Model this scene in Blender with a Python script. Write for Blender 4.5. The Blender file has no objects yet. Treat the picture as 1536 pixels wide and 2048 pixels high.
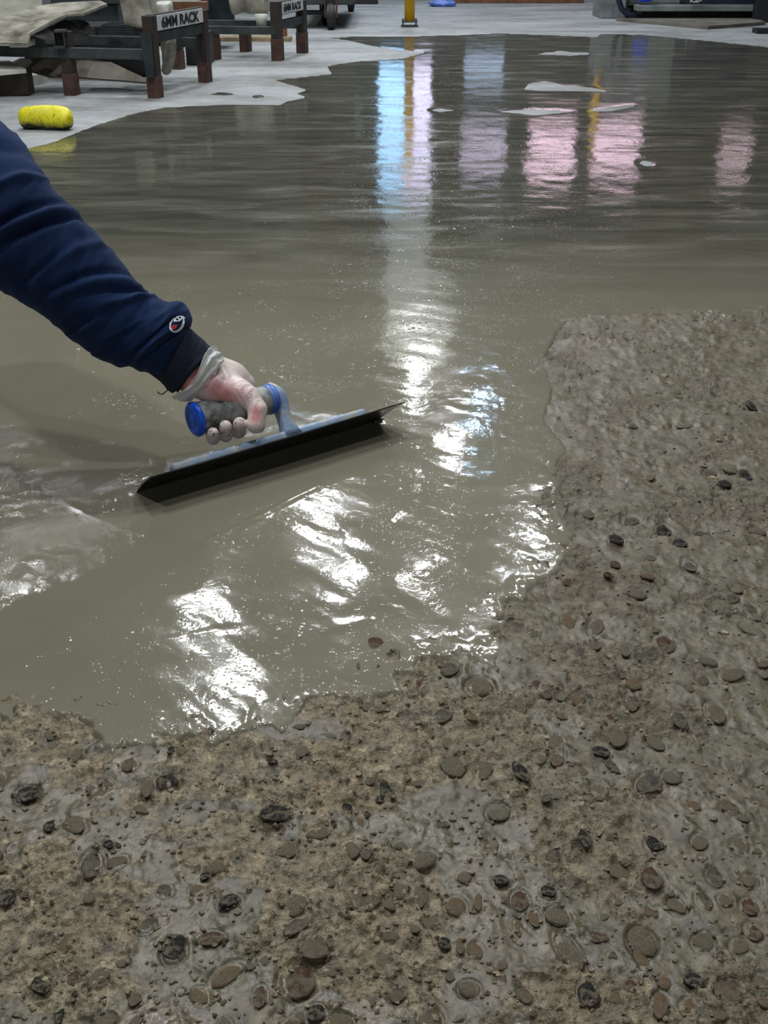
import bpy, bmesh, math, random
import numpy as np
from mathutils import Vector, Matrix
from mathutils.bvhtree import BVHTree

random.seed(7)
SC = bpy.context.scene
COL = SC.collection

# ------------------------------------------------------------------ camera
FPX, CX, CY, CAMH = 2250.0, 768.0, 1024.0, 0.65
PITCH = math.atan((CY + 150.0) / FPX)
cd = bpy.data.cameras.new('camera')
cam = bpy.data.objects.new('camera', cd)
COL.objects.link(cam)
cd.sensor_fit = 'VERTICAL'
cd.sensor_height = 36.0
cd.lens = 36.0 * FPX / 2048.0
cd.clip_start, cd.clip_end = 0.02, 100
cam.location = (0, 0, CAMH)
cam.rotation_euler = (math.pi / 2 - PITCH, 0, 0)
SC.camera = cam
CF = np.array([0, math.cos(PITCH), -math.sin(PITCH)])
CR = np.array([1.0, 0, 0])
CU = np.array([0, math.sin(PITCH), math.cos(PITCH)])
CP = np.array([0, 0, CAMH])

# ------------------------------------------------------------------ world, light, exposure
world = bpy.data.worlds.new('world')
SC.world = world
world.use_nodes = True
world.node_tree.nodes['Background'].inputs[0].default_value = (0.96, 0.98, 1.0, 1)
world.node_tree.nodes['Background'].inputs[1].default_value = 0.24
SC.view_settings.view_transform = 'Standard'
SC.view_settings.look = 'None'
SC.view_settings.gamma = 1.0
SC.view_settings.exposure = 0.0
SC.view_settings.use_curve_mapping = False

CEIL = 4.3
LAMP_Z = 3.9
# high bay lamps, some added for their light: (x, y, power, colour)
LAMPS = []


def ray(x, y):
    return CF + CR * (x - CX) / FPX - CU * (y - CY) / FPX


def G(x, y, z=0.0):
    """where the sight line through a point of the photograph meets the level z"""
    d = ray(x, y)
    return CP + d * ((z - CAMH) / d[2])


def PD(x, y, d):
    return CP + ray(x, y) * d


def pxm(y):
    """photograph pixels per metre on the floor at row y"""
    return math.cos(PITCH) * (y + 150.0) / CAMH


for (lx, ly, pw) in ((640, 1030, 1.0), (905, 885, 1.0), (1065, 1100, 1.0), (688, 1150, 0.9),
                     (410, 1245, 1.0), (465, 1400, 1.2), (50, 1250, 0.8), (965, 1310, 0.8), (835, 760, 0.8)):
    q = G(lx, ly, -LAMP_Z)
    LAMPS.append((q[0], q[1], 29 * pw, (0.93, 0.97, 1.0)))
for (lx, ly, pw) in ((-2.0, 2.6, 52), (-0.4, 3.1, 52), (1.6, 2.7, 34), (-1.6, 0.8, 38), (0.7, 0.5, 22), (0.3, 7.6, 15), (-0.9, 9.8, 6), (1.0, 10.8, 13)):  # lamps beyond the racks are added to light them and the far floor
    LAMPS.append((lx, ly, pw, (0.95, 0.98, 1.0) if ly < 8 else (0.45, 0.72, 1.0)))  # blue tint of the farthest lamps stands in for daylight


def srgb(r, g, b):
    f = lambda c: (c / 255 / 12.92) if c <= 10.3 else ((c / 255 + 0.055) / 1.055) ** 2.4
    return (f(r), f(g), f(b), 1)


# ------------------------------------------------------------------ materials
def mat(name):
    m = bpy.data.materials.new(name)
    m.use_nodes = True
    nt = m.node_tree
    return m, nt, nt.nodes['Principled BSDF']


def nn(nt, t, **kw):
    n = nt.nodes.new(t)
    for k, v in kw.items():
        if k.startswith('_'):
            setattr(n, k[1:], v)
        else:
            n.inputs[k.replace('__', ' ')].default_value = v
    return n


def ramp(nt, fac, stops):
    r = nt.nodes.new('ShaderNodeValToRGB')
    nt.links.new(fac, r.inputs[0])
    e = r.color_ramp.elements
    while len(e) < len(stops):
        e.new(0.5)
    for i, (p, c) in enumerate(stops):
        e[i].position = p
        e[i].color = c if len(c) == 4 else (*c, 1)
    return r.outputs[0]


def noise(nt, scale, detail=4, rough=0.55, vec=None, dist=0.0):
    n = nn(nt, 'ShaderNodeTexNoise')
    n.inputs['Scale'].default_value = scale
    n.inputs['Detail'].default_value = detail
    n.inputs['Roughness'].default_value = rough
    n.inputs['Distortion'].default_value = dist
    if vec is not None:
        nt.links.new(vec, n.inputs['Vector'])
    return n.outputs['Fac']


def coords(nt, scale=(1, 1, 1), which='Object'):
    tc = nt.nodes.new('ShaderNodeTexCoord')
    mp = nt.nodes.new('ShaderNodeMapping')
    mp.inputs['Scale'].default_value = scale
    nt.links.new(tc.outputs[which], mp.inputs[0])
    return mp.outputs[0]


def mixc(nt, fac, a, b, mode='MIX'):
    m = nt.nodes.new('ShaderNodeMix')
    m.data_type = 'RGBA'
    m.blend_type = mode
    for s, v in ((0, fac), (6, a), (7, b)):
        if hasattr(v, 'is_output'):
            nt.links.new(v, m.inputs[s])
        else:
            m.inputs[s].default_value = v
    return m.outputs[2]


def mth(nt, op, a, b=None, c=None):
    m = nt.nodes.new('ShaderNodeMath')
    m.operation = op
    for i, v in enumerate((a, b, c)):
        if v is None:
            continue
        if hasattr(v, 'is_output'):
            nt.links.new(v, m.inputs[i])
        else:
            m.inputs[i].default_value = v
    return m.outputs[0]


def bump(nt, bsdf, h, strength=0.3, dist=0.002, prev=None):
    b = nt.nodes.new('ShaderNodeBump')
    b.inputs['Distance'].default_value = dist
    if hasattr(strength, 'is_output'):
        nt.links.new(strength, b.inputs['Strength'])
    else:
        b.inputs['Strength'].default_value = strength
    nt.links.new(h, b.inputs['Height'])
    if prev is not None:
        nt.links.new(prev, b.inputs['Normal'])
    nt.links.new(b.outputs[0], bsdf.inputs['Normal'])
    return b.outputs[0]


def simple(name, c1, c2, scale=20, rough=(0.4, 0.7), metal=0.0, bmp=0.15, detail=5, which='Object', lo=0.35, hi=0.65):
    m, nt, b = mat(name)
    co = coords(nt, which=which)
    f = noise(nt, scale, detail, 0.6, co)
    nt.links.new(ramp(nt, f, [(lo, c1), (hi, c2)]), b.inputs['Base Color'])
    g = noise(nt, scale * 1.7, 3, 0.5, co)
    nt.links.new(ramp(nt, g, [(0.3, (rough[0],) * 3), (0.7, (rough[1],) * 3)]), b.inputs['Roughness'])
    b.inputs['Metallic'].default_value = metal
    if bmp:
        bump(nt, b, noise(nt, scale * 4, 4, 0.6, co), bmp, 0.003)
    return m


def glow(name, c, s):
    m, nt, b = mat(name)
    b.inputs['Base Color'].default_value = (0.6, 0.6, 0.6, 1)
    b.inputs['Emission Color'].default_value = (*c, 1)
    b.inputs['Emission Strength'].default_value = s
    b.inputs['Roughness'].default_value = 0.3
    return m


M = {}


def wet_mortar_mat():
    m, nt, b = mat('wet_mortar')
    co = coords(nt)
    at = nt.nodes.new('ShaderNodeAttribute')
    at.attribute_name = 'ripple'
    rip = at.outputs['Fac']
    a2 = nt.nodes.new('ShaderNodeAttribute')
    a2.attribute_name = 'film'
    film = a2.outputs['Fac']
    f1 = noise(nt, 1.1, 5, 0.6, co, 0.4)
    base = ramp(nt, f1, [(0.3, srgb(110, 107, 92)), (0.5, srgb(120, 116, 100)), (0.7, srgb(128, 124, 107))])
    st = coords(nt, (1.2, 5, 1))
    f2 = noise(nt, 2.2, 6, 0.65, st, 0.6)
    dark = ramp(nt, f2, [(0.35, srgb(62, 62, 55)), (0.5, srgb(80, 79, 69)), (0.70, srgb(106, 104, 93))])
    c = mixc(nt, film, base, dark)
    nt.links.new(c, b.inputs['Base Color'])
    f3 = noise(nt, 5, 5, 0.6, st)
    r0 = ramp(nt, f3, [(0.3, (0.045,) * 3), (0.7, (0.11,) * 3)])
    r1 = ramp(nt, f2, [(0.35, (0.03,) * 3), (0.52, (0.07,) * 3), (0.72, (0.28,) * 3)])
    nt.links.new(mixc(nt, film, r0, r1), b.inputs['Roughness'])
    b.inputs['IOR'].default_value = 1.38
    # relief: soft waves, little domes and pits of the sand, coarse grain where the trowel dragged the mix open
    n1 = noise(nt, 330, 3, 0.65, co)
    n2 = noise(nt, 75, 3, 0.55, co, 0.3)

    def domes(scale, rad, lo, hi, zone):
        v = nn(nt, 'ShaderNodeTexVoronoi')
        v.inputs['Scale'].default_value = scale
        nt.links.new(co, v.inputs['Vector'])
        d = ramp(nt, v.outputs['Distance'], [(0.0, (1, 1, 1)), (rad * 0.5, (0.7,) * 3), (rad, (0, 0, 0))])
        z = ramp(nt, noise(nt, zone, 3, 0.6, co), [(lo, (0, 0, 0)), (hi, (1, 1, 1))])
        sc = nt.nodes.new('ShaderNodeSeparateColor')
        nt.links.new(v.outputs['Color'], sc.inputs[0])
        pick = mth(nt, 'GREATER_THAN', sc.outputs[0], 0.45)
        return mth(nt, 'MULTIPLY', mth(nt, 'MULTIPLY', d, pick), z)
    big = domes(85, 0.34, 0.54, 0.62, 7)
    tiny = domes(240, 0.36, 0.44, 0.58, 11)
    b1 = bump(nt, b, n2, mth(nt, 'MULTIPLY_ADD', rip, 0.12, 0.032), 0.006)
    b2 = bump(nt, b, n1, mth(nt, 'MULTIPLY', rip, 0.28), 0.0016, b1)
    b3 = bump(nt, b, big, mth(nt, 'MULTIPLY_ADD', rip, 0.45, 0.55), 0.0011, b2)
    bump(nt, b, tiny, mth(nt, 'MULTIPLY_ADD', rip, 0.5, 0.5), 0.0006, b3)
    return m


def rough_mat(name='worn_concrete', stone=False):
    m, nt, b = mat(name)
    co = coords(nt)
    at = nt.nodes.new('ShaderNodeAttribute')
    at.attribute_name = 'mud'
    mud = at.outputs['Fac']
    f1 = noise(nt, 7, 6, 0.65, co, 0.3)
    f2 = noise(nt, 55, 5, 0.7, co)
    tint = ramp(nt, f1, [(0.36, (1.02, 0.97, 0.91)), (0.5, (1, 1, 0.97)), (0.62, (0.97, 0.99, 0.93))])
    tan = ramp(nt, f2, [(0.30, srgb(88, 81, 66)), (0.46, srgb(127, 118, 98)), (0.58, srgb(148, 136, 113)), (0.72, srgb(190, 178, 146))])
    gry = ramp(nt, f2, [(0.3, srgb(74, 69, 54)), (0.5, srgb(99, 92, 75)), (0.7, srgb(118, 110, 91))])
    vo = nn(nt, 'ShaderNodeTexVoronoi')
    vo.inputs['Scale'].default_value = 120
    nt.links.new(co, vo.inputs['Vector'])
    grain = ramp(nt, vo.outputs['Color'], [(0.0, srgb(82, 75, 65)), (0.45, srgb(128, 118, 100)), (0.75, srgb(156, 139, 120)), (1.0, srgb(202, 190, 158))])
    tan2 = mixc(nt, ramp(nt, noise(nt, 30, 4, 0.6, co), [(0.45, (0, 0, 0)), (0.6, (0.75,) * 3)]), tan, grain)
    k = mth(nt, 'ADD', mth(nt, 'MULTIPLY', mth(nt, 'SUBTRACT', noise(nt, 34, 5, 0.65, co), 0.5), 1.6), mud)
    k = ramp(nt, k, [(0.3, (0, 0, 0)), (0.62, (1, 1, 1))])
    a3 = nt.nodes.new('ShaderNodeAttribute')
    a3.attribute_name = 'tone'
    k = mth(nt, 'MAXIMUM', k, a3.outputs['Fac'])
    fine = ramp(nt, noise(nt, 190, 4, 0.7, co), [(0.34, (0.58,) * 3), (0.48, (0.95,) * 3), (0.66, (1.14, 1.12, 1.08))])
    crevice_dark = ramp(nt, noise(nt, 42, 5, 0.7, co, 0.5), [(0.36, (0.55,) * 3), (0.46, (1.0,) * 3)])  # crevice shade put into the colour, scattered by noise
    cc = mixc(nt, 1.0, mixc(nt, 1.0, mixc(nt, k, tan2, gry), tint, 'MULTIPLY'), fine, 'MULTIPLY')
    nt.links.new(mixc(nt, 0.8, cc, crevice_dark, 'MULTIPLY'), b.inputs['Base Color'])
    w = noise(nt, 16, 4, 0.6, co)
    rg = ramp(nt, w, [(0.38, (0.14,) * 3), (0.6, (0.42,) * 3)])
    nt.links.new(mth(nt, 'MULTIPLY_ADD', a3.outputs['Fac'], 0.20, rg), b.inputs['Roughness'])
    hh = mth(nt, 'ADD', noise(nt, 130, 5, 0.65, co), mth(nt, 'MULTIPLY', vo.outputs['Distance'], 0.5))
    st_ = mth(nt, 'MULTIPLY_ADD', mud, -0.62, 0.85)
    bump(nt, b, hh, st_, 0.007)
    return m


def pebble_mat(name, c1, c2, mud=0.45, rough=(0.22, 0.45), muddy=(srgb(138, 128, 107), srgb(162, 151, 128))):
    m, nt, b = mat(name)
    co = coords(nt)
    oi = nt.nodes.new('ShaderNodeObjectInfo')
    va = nt.nodes.new('ShaderNodeVectorMath')
    va.operation = 'ADD'
    nt.links.new(co, va.inputs[0])
    nt.links.new(oi.outputs['Location'], va.inputs[1])
    f = noise(nt, 2.2, 5, 0.65, va.outputs[0])
    st = ramp(nt, f, [(0.35, c1), (0.65, c2)])
    g = noise(nt, 1.3, 4, 0.6, va.outputs[0], 0.4)
    k = ramp(nt, g, [(mud - 0.06, (1, 1, 1)), (mud + 0.06, (0, 0, 0))])
    md = ramp(nt, noise(nt, 5, 4, 0.6, va.outputs[0]), [(0.35, muddy[0]), (0.65, muddy[1])])
    fn = ramp(nt, noise(nt, 14, 4, 0.7, va.outputs[0]), [(0.35, (0.66,) * 3), (0.5, (0.96,) * 3), (0.66, (1.1,) * 3)])
    nt.links.new(mixc(nt, 1.0, mixc(nt, k, st, md), fn, 'MULTIPLY'), b.inputs['Base Color'])
    nt.links.new(ramp(nt, f, [(0.3, (rough[0],) * 3), (0.7, (rough[1],) * 3)]), b.inputs['Roughness'])
    bump(nt, b, noise(nt, 7, 6, 0.7, va.outputs[0]), 0.7, 0.35)
    return m


def dry_floor_mat():
    m, nt, b = mat('dry_concrete')
    co = coords(nt)
    st = coords(nt, (1, 2.2, 1))
    f = noise(nt, 1.4, 7, 0.6, st, 0.3)
    c = ramp(nt, f, [(0.32, srgb(92, 94, 92)), (0.47, srgb(130, 133, 134)), (0.66, srgb(162, 167, 172))])
    f2 = noise(nt, 14, 5, 0.7, co)
    c = mixc(nt, 0.35, c, ramp(nt, f2, [(0.35, srgb(122, 121, 114)), (0.6, srgb(170, 172, 172))]))
    nt.links.new(c, b.inputs['Base Color'])
    nt.links.new(ramp(nt, f, [(0.3, (0.45,) * 3), (0.6, (0.7,) * 3)]), b.inputs['Roughness'])
    bump(nt, b, noise(nt, 40, 5, 0.6, co), 0.15, 0.004)
    return m


M['mortar'] = wet_mortar_mat()
M['rough'] = rough_mat()
M['dry'] = dry_floor_mat()
M['p_mud'] = pebble_mat('muddy_pebble', srgb(128, 119, 100), srgb(152, 142, 121), 0.6)
M['p_dark'] = pebble_mat('dark_pebble', srgb(46, 47, 48), srgb(72, 73, 71), 0.47, (0.12, 0.3))
M['p_grey'] = pebble_mat('grey_pebble', srgb(96, 94, 86), srgb(122, 119, 108), 0.52)
M['p_pale'] = pebble_mat('pale_pebble', srgb(150, 145, 120), srgb(176, 170, 148), 0.45)
M['p_tan'] = pebble_mat('tan_pebble', srgb(140, 112, 82), srgb(164, 136, 104), 0.5)
M['p_pink'] = pebble_mat('pink_pebble', srgb(124, 98, 84), srgb(146, 124, 110), 0.52)
M['p_red'] = pebble_mat('red_brown_pebble', srgb(104, 72, 60), srgb(126, 96, 82), 0.5)
M['steel'] = simple('dark_blade_steel', srgb(56, 57, 59), srgb(84, 84, 84), 9, (0.22, 0.4), 0.6, 0.1)
M['bluepaint'] = simple('pale_blue_paint_with_mortar', srgb(150, 174, 206), srgb(190, 188, 176), 34, (0.3, 0.6), 0.0, 0.3, lo=0.46, hi=0.62)
M['rubber'] = simple('mortar_smeared_rubber', srgb(58, 60, 62), srgb(160, 162, 160), 46, (0.35, 0.65), 0.0, 0.35, lo=0.37, hi=0.60)
M['blue'] = simple('bright_blue_plastic', srgb(12, 82, 214), srgb(40, 108, 232), 14, (0.22, 0.35), 0.0, 0.05, lo=0.4, hi=0.75)
M['bluering'] = simple('scuffed_blue_plastic', srgb(52, 98, 200), srgb(112, 142, 205), 40, (0.3, 0.45), 0.0, 0.1)
M['teal'] = simple('dark_teal_paint', srgb(26, 37, 41), srgb(48, 58, 60), 12, (0.4, 0.65), 0.0, 0.2)
M['darkiron'] = simple('dark_brown_iron', srgb(38, 32, 30), srgb(60, 48, 42), 14, (0.5, 0.7), 0.0, 0.2)
M['rust'] = simple('rusty_iron', srgb(62, 42, 36), srgb(92, 64, 54), 22, (0.6, 0.85), 0.0, 0.3)
M['railgrey'] = simple('grey_green_steel', srgb(42, 49, 50), srgb(70, 76, 75), 8, (0.4, 0.6), 0.0, 0.15)
M['sign'] = simple('white_sign_enamel', srgb(196, 200, 204), srgb(222, 224, 226), 9, (0.35, 0.5), 0.0, 0.02)
M['ink'] = simple('black_sign_ink', srgb(18, 18, 20), srgb(30, 30, 32), 20, (0.4, 0.6), 0.0, 0.0)
M['yellow'] = simple('yellow_post_paint', srgb(214, 160, 10), srgb(236, 184, 24), 8, (0.35, 0.5), 0.0, 0.05)
M['black'] = simple('black_rubber', srgb(18, 19, 22), srgb(34, 34, 38), 10, (0.4, 0.7), 0.0, 0.1)
M['sheet'] = simple('cream_plastic_sheet', srgb(98, 95, 83), srgb(172, 168, 153), 9, (0.3, 0.6), 0.0, 0.15)
M['white'] = simple('off_white_block', srgb(172, 176, 168), srgb(212, 212, 200), 7, (0.4, 0.7), 0.0, 0.1)
M['card'] = simple('grey_board', srgb(92, 88, 80), srgb(122, 116, 104), 5, (0.6, 0.85), 0.0, 0.1)
M['film'] = simple('dark_grey_film', srgb(46, 48, 48), srgb(84, 84, 82), 9, (0.25, 0.5), 0.0, 0.2)
M['sheetgrey'] = simple('dull_cream_sheet', srgb(112, 110, 98), srgb(140, 138, 124), 5, (0.4, 0.6), 0.0, 0.1)
M['darkglass'] = simple('dark_stacked_glass', srgb(24, 32, 34), srgb(50, 60, 60), 6, (0.08, 0.25), 0.0, 0.02)
M['timber'] = simple('bare_timber', srgb(120, 104, 80), srgb(156, 138, 108), 16, (0.6, 0.8), 0.0, 0.2)
M['browntimber'] = simple('brown_timber', srgb(92, 58, 40), srgb(124, 82, 56), 16, (0.6, 0.8), 0.0, 0.2)
M['steelgrey'] = simple('grey_machine_paint', srgb(96, 104, 104), srgb(134, 142, 140), 6, (0.35, 0.55), 0.1, 0.08)
M['navybox'] = simple('navy_machine_paint', srgb(20, 24, 44), srgb(34, 38, 60), 6, (0.35, 0.55), 0.0, 0.05)
M['bluemach'] = simple('blue_machine_paint', srgb(10, 50, 180), srgb(26, 70, 210), 6, (0.3, 0.5), 0.0, 0.05)
M['wall'] = simple('dark_wall_cladding', srgb(56, 58, 54), srgb(76, 78, 72), 2, (0.7, 0.9), 0.0, 0.1)
M['palewall'] = simple('pale_wall_panel', srgb(206, 206, 196), srgb(220, 220, 212), 2, (0.7, 0.9), 0.0, 0.05)
M['brownwall'] = simple('brown_column_paint', srgb(46, 38, 26), srgb(60, 50, 34), 3, (0.7, 0.9), 0.0, 0.05)
M['ceil'] = simple('grey_ceiling', srgb(120, 122, 118), srgb(140, 142, 138), 2, (0.8, 0.9), 0.0, 0.05)


# ------------------------------------------------------------------ object helpers
def mesh_obj(name, me, m, parent=None):
    o = bpy.data.objects.new(name, me)
    for mm in (m if isinstance(m, (list, tuple)) else [m]):
        me.materials.append(mm)
    COL.objects.link(o)
    if parent is not None:
        o.parent = parent
    return o


def build(name, bm, m, parent=None, smooth=False):
    me = bpy.data.meshes.new(name)
    bmesh.ops.recalc_face_normals(bm, faces=bm.faces)
    bm.to_mesh(me)
    bm.free()
    if smooth:
        me.shade_smooth()
    return mesh_obj(name, me, m, parent)


def empty(name, loc, label, cat, rz=0.0, group=None):
    o = bpy.data.objects.new(name, None)
    COL.objects.link(o)
    o.location = loc
    o.rotation_euler = (0, 0, rz)
    return tag(o, label, cat, group)


def tag(o, label=None, cat=None, group=None, kind=None):
    if label:
        o['label'] = label
    if cat:
        o['category'] = cat
    if group:
        o['group'] = group
    if kind:
        o['kind'] = kind
    return o


def box(bm, c, s, bevel=0.0, rot=None, taper=None):
    r = bmesh.ops.create_cube(bm, size=1.0)
    vs = r['verts']
    for v in vs:
        v.co = Vector((v.co.x * s[0], v.co.y * s[1], v.co.z * s[2]))
    if bevel:
        es = {e for v in vs for e in v.link_edges}
        g = bmesh.ops.bevel(bm, geom=list(es), offset=bevel, segments=2, affect='EDGES', profile=0.6)
        vs = list({v for f in g['faces'] for v in f.verts} | {v for v in vs if v.is_valid})
    mt = Matrix.Translation(Vector(c)) @ (rot.to_4x4() if rot is not None else Matrix.Identity(4))
    for v in vs:
        v.co = mt @ v.co
    return vs


def bar(bm, a, b, w, h=None, bevel=0.0, up=(0, 0, 1)):
    """a square bar from a to b"""
    a, b = Vector(a), Vector(b)
    z = (b - a)
    L = z.length
    z.normalize()
    u = Vector(up)
    if abs(u.dot(z)) > 0.95:
        u = Vector((0, 1, 0))
    x = u.cross(z).normalized()
    y = z.cross(x)
    rot = Matrix((x, y, z)).transposed()
    return box(bm, (a + b) / 2, (w, h or w, L), bevel, rot)


def cyl(bm, a, b, r1, r2=None, seg=24, cap=True):
    a, b = Vector(a), Vector(b)
    z = (b - a)
    L = z.length
    q = z.to_track_quat('Z', 'Y').to_matrix().to_4x4()
    bmesh.ops.create_cone(bm, cap_ends=cap, segments=seg, radius1=r1, radius2=r1 if r2 is None else r2, depth=L,
                          matrix=Matrix.Translation((a + b) / 2) @ q)


def lathe(bm, prof, mtx, seg=32):
    """profile (r, z) turned about z, then moved by mtx"""
    rings = []
    for r, z in prof:
        if r < 1e-6:
            rings.append([bm.verts.new(mtx @ Vector((0, 0, z)))])
        else:
            rings.append([bm.verts.new(mtx @ Vector((r * math.cos(2 * math.pi * k / seg), r * math.sin(2 * math.pi * k / seg), z))) for k in range(seg)])
    for A, B in zip(rings, rings[1:]):
        for k in range(seg):
            k2 = (k + 1) % seg
            if len(A) == 1 and len(B) == 1:
                continue
            if len(A) == 1:
                bm.faces.new((A[0], B[k], B[k2]))
            elif len(B) == 1:
                bm.faces.new((A[k], A[k2], B[0]))
            else:
                bm.faces.new((A[k], A[k2], B[k2], B[k]))


def tube(bm, pts, rad, seg=10, caps=True):
    pts = [Vector(p) for p in pts]
    n = len(pts)
    rr = rad if isinstance(rad, (list, tuple)) else [rad] * n
    rings = []
    up = Vector((0, 0, 1))
    for i, p in enumerate(pts):
        t = (pts[min(i + 1, n - 1)] - pts[max(i - 1, 0)]).normalized()
        x = up.cross(t)
        if x.length < 1e-3:
            x = Vector((1, 0, 0))
        x.normalize()
        y = t.cross(x)
        rings.append([bm.verts.new(p + (x * math.cos(2 * math.pi * k / seg) + y * math.sin(2 * math.pi * k / seg)) * rr[i]) for k in range(seg)])
    for A, B in zip(rings, rings[1:]):
        for k in range(seg):
            bm.faces.new((A[k], A[(k + 1) % seg], B[(k + 1) % seg], B[k]))
    if caps:
        bm.faces.new(rings[0][::-1])
        bm.faces.new(rings[-1])


def prism(bm, poly, h0, h1):
    """polygon in plan (list of xyz or xy) given thickness along z"""
    bot = [bm.verts.new((p[0], p[1], h0)) for p in poly]
    top = [bm.verts.new((p[0], p[1], h1)) for p in poly]
    bm.faces.new(bot[::-1])
    bm.faces.new(top)
    n = len(poly)
    for i in range(n):
        bm.faces.new((bot[i], bot[(i + 1) % n], top[(i + 1) % n], top[i]))


def slab(bm, corners, thick):
    """flat sheet through 3-D corner points with real thickness"""
    c = [Vector(p) for p in corners]
    nrm = Vector((0, 0, 0))
    for p, q in zip(c, c[1:] + c[:1]):
        nrm += p.cross(q)
    nrm.normalize()
    if nrm.z < 0:
        nrm = -nrm
    a = [bm.verts.new(p) for p in c]
    b = [bm.verts.new(p - nrm * thick) for p in c]
    n = len(c)
    bm.faces.new(a)
    bm.faces.new(b[::-1])
    for i in range(n):
        bm.faces.new((a[i], a[(i + 1) % n], b[(i + 1) % n], b[i]))


# ------------------------------------------------------------------ numpy noise
def _hash(ix, iy, seed):
    h = (ix.astype(np.int64) * 374761393 + iy.astype(np.int64) * 668265263 + seed * 1442695041) & 0xFFFFFFFF
    h = ((h ^ (h >> 13)) * 1274126177) & 0xFFFFFFFF
    h = h ^ (h >> 16)
    return (h & 0xFFFF) / 65535.0 * 2 * math.pi


def gnoise(x, y, seed=0):
    ix, iy = np.floor(x), np.floor(y)
    fx, fy = x - ix, y - iy
    u = fx * fx * fx * (fx * (fx * 6 - 15) + 10)
    v = fy * fy * fy * (fy * (fy * 6 - 15) + 10)

    def g(dx, dy):
        a = _hash(ix + dx, iy + dy, seed)
        return np.cos(a) * (fx - dx) + np.sin(a) * (fy - dy)
    return ((g(0, 0) * (1 - u) + g(1, 0) * u) * (1 - v) + (g(0, 1) * (1 - u) + g(1, 1) * u) * v) * 1.5


def fbm(x, y, scale, oct=4, gain=0.5, seed=0):
    s, a, r = scale, 1.0, 0
    for i in range(oct):
        r = r + a * gnoise(x * s + 17.3 * i, y * s - 9.1 * i, seed + i)
        s *= 2.03
        a *= gain
    return r


def sstep(a, b, x):
    t = np.clip((x - a) / (b - a), 0, 1)
    return t * t * (3 - 2 * t)


def poly_sdf(px, py, poly):
    """signed distance to a closed polygon, positive inside"""
    d = np.full(px.shape, 1e9)
    ins = np.zeros(px.shape, bool)
    n = len(poly)
    for i in range(n):
        ax, ay = poly[i]
        bx, by = poly[(i + 1) % n]
        ex, ey = bx - ax, by - ay
        wx, wy = px - ax, py - ay
        t = np.clip((wx * ex + wy * ey) / (ex * ex + ey * ey + 1e-18), 0, 1)
        d = np.minimum(d, (wx - ex * t) ** 2 + (wy - ey * t) ** 2)
        c = ((ay <= py) & (by > py)) | ((by <= py) & (ay > py))
        with np.errstate(divide='ignore', invalid='ignore'):
            xi = ax + (py - ay) / (by - ay if by != ay else 1e-18) * ex
        ins ^= c & (px < xi)
    return np.sqrt(d) * np.where(ins, 1, -1)


def gpoly(pts):
    return [tuple(G(x, y)[:2]) for x, y in pts]


def grid_mesh(name, X, Y, Z, keep, attrs=None):
    """mesh from a grid of points; keep marks the quads to use"""
    ny, nx = X.shape
    idx = np.arange(ny * nx).reshape(ny, nx)
    q = np.stack([idx[:-1, :-1], idx[:-1, 1:], idx[1:, 1:], idx[1:, :-1]], -1)[keep]
    used = np.zeros(ny * nx, bool)
    used[q.ravel()] = True
    rm = np.cumsum(used) - 1
    q = rm[q]
    co = np.stack([X, Y, Z], -1).reshape(-1, 3)[used]
    me = bpy.data.meshes.new(name)
    me.vertices.add(len(co))
    me.vertices.foreach_set('co', co.astype(np.float32).ravel())
    nq = len(q)
    me.loops.add(nq * 4)
    me.polygons.add(nq)
    me.loops.foreach_set('vertex_index', q.astype(np.int32).ravel())
    me.polygons.foreach_set('loop_start', np.arange(nq, dtype=np.int32) * 4)
    me.polygons.foreach_set('loop_total', np.full(nq, 4, dtype=np.int32))
    for k, a in (attrs or {}).items():
        t = me.attributes.new(k, 'FLOAT', 'POINT')
        t.data.foreach_set('value', a.ravel()[used].astype(np.float32))
    me.update(calc_edges=True)
    me.validate()
    me.shade_smooth()
    return me


# ------------------------------------------------------------------ the setting
X0, X1, Y0, Y1 = -5.5, 5.5, -3.0, 12.2


def struct(name, bm, m, label=None):
    o = build(name, bm, m)
    o['kind'] = 'structure'
    if label:
        o['label'] = label
    return o


bm = bmesh.new()
ys = [Y0, 1.9, 2.25, 4, 6, 8, 10, Y1 + 0.3]
zs = [-0.030, -0.030, 0, 0, 0, 0, 0, 0]
xs = [X0, -3, -1, 1, 3, X1]
gv = [[bm.verts.new((x, y, z)) for x in xs] for y, z in zip(ys, zs)]
for a, b in zip(gv, gv[1:]):
    for k in range(len(xs) - 1):
        bm.faces.new((a[k], a[k + 1], b[k + 1], b[k]))
struct('floor', bm, M['dry'], 'dry pale dusty concrete floor beyond the wet mortar')
bm = bmesh.new()
box(bm, (0, (Y0 + Y1) / 2, CEIL + 0.05), (X1 - X0, Y1 - Y0, 0.1))
struct('ceiling', bm, M['ceil'], 'grey warehouse ceiling')
bm = bmesh.new()
box(bm, (X0 - 0.05, (Y0 + Y1) / 2, CEIL / 2), (0.1, Y1 - Y0, CEIL + 0.06))
struct('wall_left', bm, M['wall'], 'dark clad side wall behind the racks')
bm = bmesh.new()
box(bm, (X1 + 0.05, (Y0 + Y1) / 2, CEIL / 2), (0.1, Y1 - Y0, CEIL + 0.06))
struct('wall_right', bm, M['wall'], 'dark clad side wall beyond the machine')


def W(x, y):
    """point on the far wall whose mirror image in the wet floor falls on the sight line"""
    d = ray(x, y)
    q = CP + d * (Y1 / d[1])
    return q[0], max(0.05, -q[2])


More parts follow.
